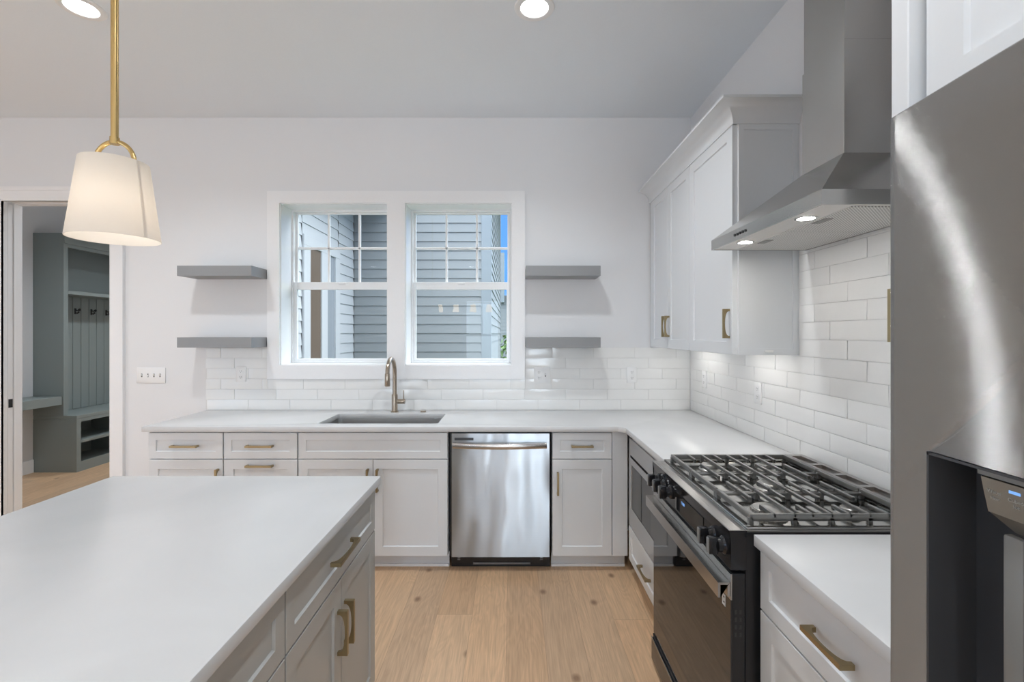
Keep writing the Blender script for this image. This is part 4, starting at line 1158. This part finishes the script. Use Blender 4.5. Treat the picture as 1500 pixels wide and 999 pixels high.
# chandelier behind the camera, seen as four glowing shades in the right window
ch = thing('linear_chandelier', 'brass linear chandelier with four lit shades, reflected in the right window', 'chandelier', (-.96, -1.9, 1.92))
MB().box(-.55, .55, -.012, .012, .17, .19, .003).build('bar', M['lampbrass'], ch)
for x_ in (-.3, .3): MB().tube([(x_, 0, .19), (x_, 0, ZC - 1.92)], .006, 10).build('rod', M['lampbrass'], ch)
for x_ in (-.49, -.17, .17, .49):
    s_ = MB(); s_.lathe([(.068, 0), (.0565, .075), (.045, .15)], (x_, 0, 0), 32); bmesh.ops.delete(s_.bm, geom=[f for f in s_.bm.faces if len(f.verts) > 4], context='FACES_ONLY'); so = s_.build('lamp_shade', M['glowshade'], ch)
    s_ = MB(); s_.lathe([(0, .15), (.008, .15), (.008, .17), (0, .17)], (x_, 0, 0), 12); s_.build('stem', M['lampbrass'], so)
    s_ = MB(); s_.lathe([(0, .04), (.018, .05), (.02, .075), (.01, .11), (0, .15)], (x_, 0, 0), 16); s_.build('bulb', M['bigbulb'], so)

# ------------------------------------------------------------------ mudroom furniture
LX0, LXU, LXB = MUD_L + .001, -4.81, -4.67
LY0, LY1 = 5.06, 6.45
lk = thing('mudroom_locker', 'sage grey hall locker with beadboard back, hooks and bench, through the doorway', 'locker', (LX0, LY0, 0))
du, db, ln = LXU - LX0, LXB - LX0, LY1 - LY0
ZSE = .608
for (a, c, q) in ((0, .02, du), (ln - .02, ln, du - .02)): MB().box(0, q, a, c, ZSE, 2.567).build('side_panel', M['sage'], lk, smooth=0)
b = MB(); b.box(du - .02, du, .0205, .05, ZSE, 2.43); b.box(du - .02, du, ln - .05, ln - .0205, ZSE, 2.43); b.box(du - .02, du + .001, .0205, ln - .0205, 2.42, 2.567); b.box(0, du - .02, .02, ln - .02, 2.545, 2.567)
b.box(du, du + .012, .0, ln, 2.455, 2.567, .003)
b.build('face_frame', M['sage'], lk, smooth=0)
b = MB(); b.box(.018, du + .001, .0505, ln - .0505, 1.915, 1.953, .001); b.build('cubby_shelf', M['sage'], lk)
b = MB(); b.box(.0, .008, .02, ln - .02, ZSE, 2.545)
yy = .02
while yy < ln - .03:
    e_ = min(yy + .104, ln - .02); b.box(.008, .018, yy + .0015, e_ - .0015, ZSE, 1.915, .003); yy += .105
b.build('beadboard', M['sage'], lk)
b = MB(); b.box(.018, .036, .0205, ln - .0205, 1.66, 1.83, .002) if False else None
for y_ in (5.53, 5.74, 5.95, 6.16):
    c = y_ - LY0; h_ = MB()
    h_.box(.018, .023, c - .012, c + .012, 1.715, 1.785, .002)
    h_.tube([(.022, c, 1.765), (.05, c, 1.758), (.068, c, 1.765)], .006, 8); h_.lathe([(0, .062), (.012, .062), (.016, .07), (.012, .078), (0, .08)], (0, c, 1.766), 14, 'x')
    h_.tube([(.022, c, 1.735), (.045, c, 1.722), (.055, c, 1.735)], .005, 8); h_.lathe([(0, .048), (.009, .05), (.012, .057), (.009, .063), (0, .065)], (0, c, 1.738), 12, 'x')
    h_.build('hook', M['black'], lk)
b = MB(); b.box(0, db, -.0, ln, .571, ZSE - .001, .003); b.build('bench_seat', M['sage'], lk)
b = MB(); b.box(0, db - .02, .0, .02, 0, .570); b.box(0, db - .02, ln - .02, ln, 0, .570); b.box(0, .012, .02, ln - .02, 0, .57); b.box(.012, db - .02, .02, ln - .02, 0.0, .085)
b.box(.012, db - .022, ln / 2 - .01, ln / 2 + .01, .085, .57)
b.box(db - .02, db, .0, .05, 0, .57); b.box(db - .02, db, ln - .05, ln, 0, .57); b.box(db - .02, db, .05, ln - .05, .0, .105); b.box(db - .02, db, .05, ln - .05, .535, .57); b.box(db - .02, db, ln / 2 - .025, ln / 2 + .025, .105, .535)
b.build('bench_box', M['sage'], lk, smooth=0)
for (a, c) in ((.021, ln / 2 - .011), (ln / 2 + .011, ln - .021)):
    b = MB(); b.box(.012, db - .003, a if a > .1 else .0505, c if c < ln - .1 else ln - .0505, .305, .335, .001); b.build('shoe_shelf', M['sage'], lk)
dk = MB().box(0, .314, -.5, .5, -.045, .045, .002).build('desk_shelf', M['sage']); dk.location = (LX0, LY0 - .501, .771)
tag(dk, 'sage grey floating desk shelf on the mudroom wall, butting against the locker side', 'shelf')

# ------------------------------------------------------------------ outside
def siding(mb, a0, a1, z0, z1, f, ex=.138, th=.015):
    """lap siding: f(a, d, z), d outward"""
    z = z0; pts = []
    while z < z1 - 1e-4:
        zt_ = min(z + ex, z1)
        pts += [(th, z), (.002, zt_)]
        z = zt_
    prof = [(-.04, z0)] + pts + [(-.04, z1)]
    # profile polygon, extruded along a
    t = bmesh.new()
    A = [t.verts.new(f(a0, d, z_)) for d, z_ in prof]; B_ = [t.verts.new(f(a1, d, z_)) for d, z_ in prof]
    n = len(prof)
    for i in range(n): t.faces.new((A[i], B_[i], B_[(i + 1) % n], A[(i + 1) % n]))
    fa = t.faces.new(A); fb = t.faces.new(B_); bmesh.ops.triangulate(t, faces=[fa, fb])
    mb._merge(t)
WY = 7.1; WXC = -.339; WTOP = 4.8
hs = thing('house_wing', 'pale lap-sided wing of the house outside the windows', 'building', (-1.4, WY, -.3))
def HL(x_, y_, z_): return (x_ + 1.4, y_ - WY, z_ + .3)
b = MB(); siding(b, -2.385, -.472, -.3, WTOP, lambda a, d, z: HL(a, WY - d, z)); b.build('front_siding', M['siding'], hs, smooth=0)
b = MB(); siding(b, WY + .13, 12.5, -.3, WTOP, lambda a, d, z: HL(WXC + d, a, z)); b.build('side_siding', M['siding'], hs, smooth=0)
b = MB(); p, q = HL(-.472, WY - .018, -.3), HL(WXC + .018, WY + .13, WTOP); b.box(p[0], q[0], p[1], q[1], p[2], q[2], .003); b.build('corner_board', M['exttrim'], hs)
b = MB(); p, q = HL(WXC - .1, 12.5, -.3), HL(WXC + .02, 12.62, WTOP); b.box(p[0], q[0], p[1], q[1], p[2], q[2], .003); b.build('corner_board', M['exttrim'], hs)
# porch side (outer face of the mudroom) with its door
pw = sroot('wall_porch', (MUD_R + .1, 0, 0))
b = MB()
for (ya, yb, za, zb) in ((YB + .24, 5.34, -.3, 3.5), (6.46, WY - .02, -.3, 3.5), (5.34, 6.46, 2.62, 3.5)):
    siding(b, ya, yb, za, zb, lambda a, d, z: (.005 + d, a, z))
b.build('porch_siding', M['sidingwhite'], pw, smooth=0)
pd = sroot('door_2', (MUD_R + .1, 5.34, 0))
b = MB()
for (a, c, z, q) in ((0, .17, -.1, 2.50), (.96, 1.12, -.1, 2.50), (0, 1.12, 2.50, 2.62), (.50, .68, -.1, 2.50)): b.box(.006, .045, a, c, z, q, .003)
b.build('door_frame', M['sidingwhite'], pd)
b = MB(); b.box(.005, .026, .17, .50, -.05, 2.50); b.build('door_leaf', M['doorwood'], pd, smooth=0)
b = MB(); b.box(.005, .02, .68, .96, -.05, 2.50); b.build('side_light', M['porchglass'], pd, smooth=0)
pr = thing('porch_roof', 'white porch ceiling and eave outside, above the left window', 'roof', (-1.9, 5.4, 3.40))
MB().box(-.485, .08, -1.58, 1.66, 0, .05).build('soffit', M['sidingwhite'], pr, smooth=0)
MB().box(.05, .09, -1.58, 1.66, -.03, .24, .004).build('fascia', M['sidingwhite'], pr)
MB().box(-.485, .11, -1.58, 1.66, .241, .28).build('roofing', M['roofing'], pr, smooth=0)
b = MB(); b.box(-30, 30, YB + .3, 60, -.4, -.3)
struct(b.build('lawn', M['lawn'], smooth=0))
nh = thing('neighbour_house', 'distant pale house beyond the wing, at the right edge of the right window', 'building', (1.2, 26, -.3))
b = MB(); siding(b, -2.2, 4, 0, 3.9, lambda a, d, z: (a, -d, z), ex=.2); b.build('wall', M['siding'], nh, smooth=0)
b = MB(); b.prism([(-.4, 3.9), (4.5, 6.3), (4.5, 6.5), (-.5, 4.0)], lambda a, c, e_: (e_, a, c), -1.4, 4.4); b.build('roof', M['roofing'], nh, smooth=0)
b = MB(); b.box(-1.86, -1.66, -.3, .3, 3.5, 6.2); b.build('chimney', M['exttrim'], nh, smooth=0)
b = MB(); b.box(-1.5, -.7, -.03, .0, 1.2, 2.6); b.build('window', M['porchglass'], nh, smooth=0)
bu = thing('garden_bush', 'green bush at the corner of the wing, low in the right window', 'bush', (-.12, 13.6, -.3))
b = MB()
for k in range(260):
    a = random.uniform(0, 2 * pi); h_ = random.uniform(.1, 1.75); r_ = .42 * math.sqrt(max(.05, 1 - (h_ / 1.85) ** 2)) * random.uniform(.5, 1)
    c = Vector((r_ * cos(a), r_ * sin(a), h_)); n_ = Vector((cos(a) + random.uniform(-.6, .6), sin(a) + random.uniform(-.6, .6), random.uniform(-.2, 1))).normalized()
    u = n_.orthogonal().normalized() * .07; v = n_.cross(u).normalized() * .045
    b.bm.faces.new([b.bm.verts.new(c + q) for q in (u, v, -u, -v)])
b.build('foliage', M['leaf'], bu, smooth=0)
b = MB(); b.tube([(0, 0, 0), (0, 0, .8)], .03, 8); b.build('stem', M['doorwood'], bu)
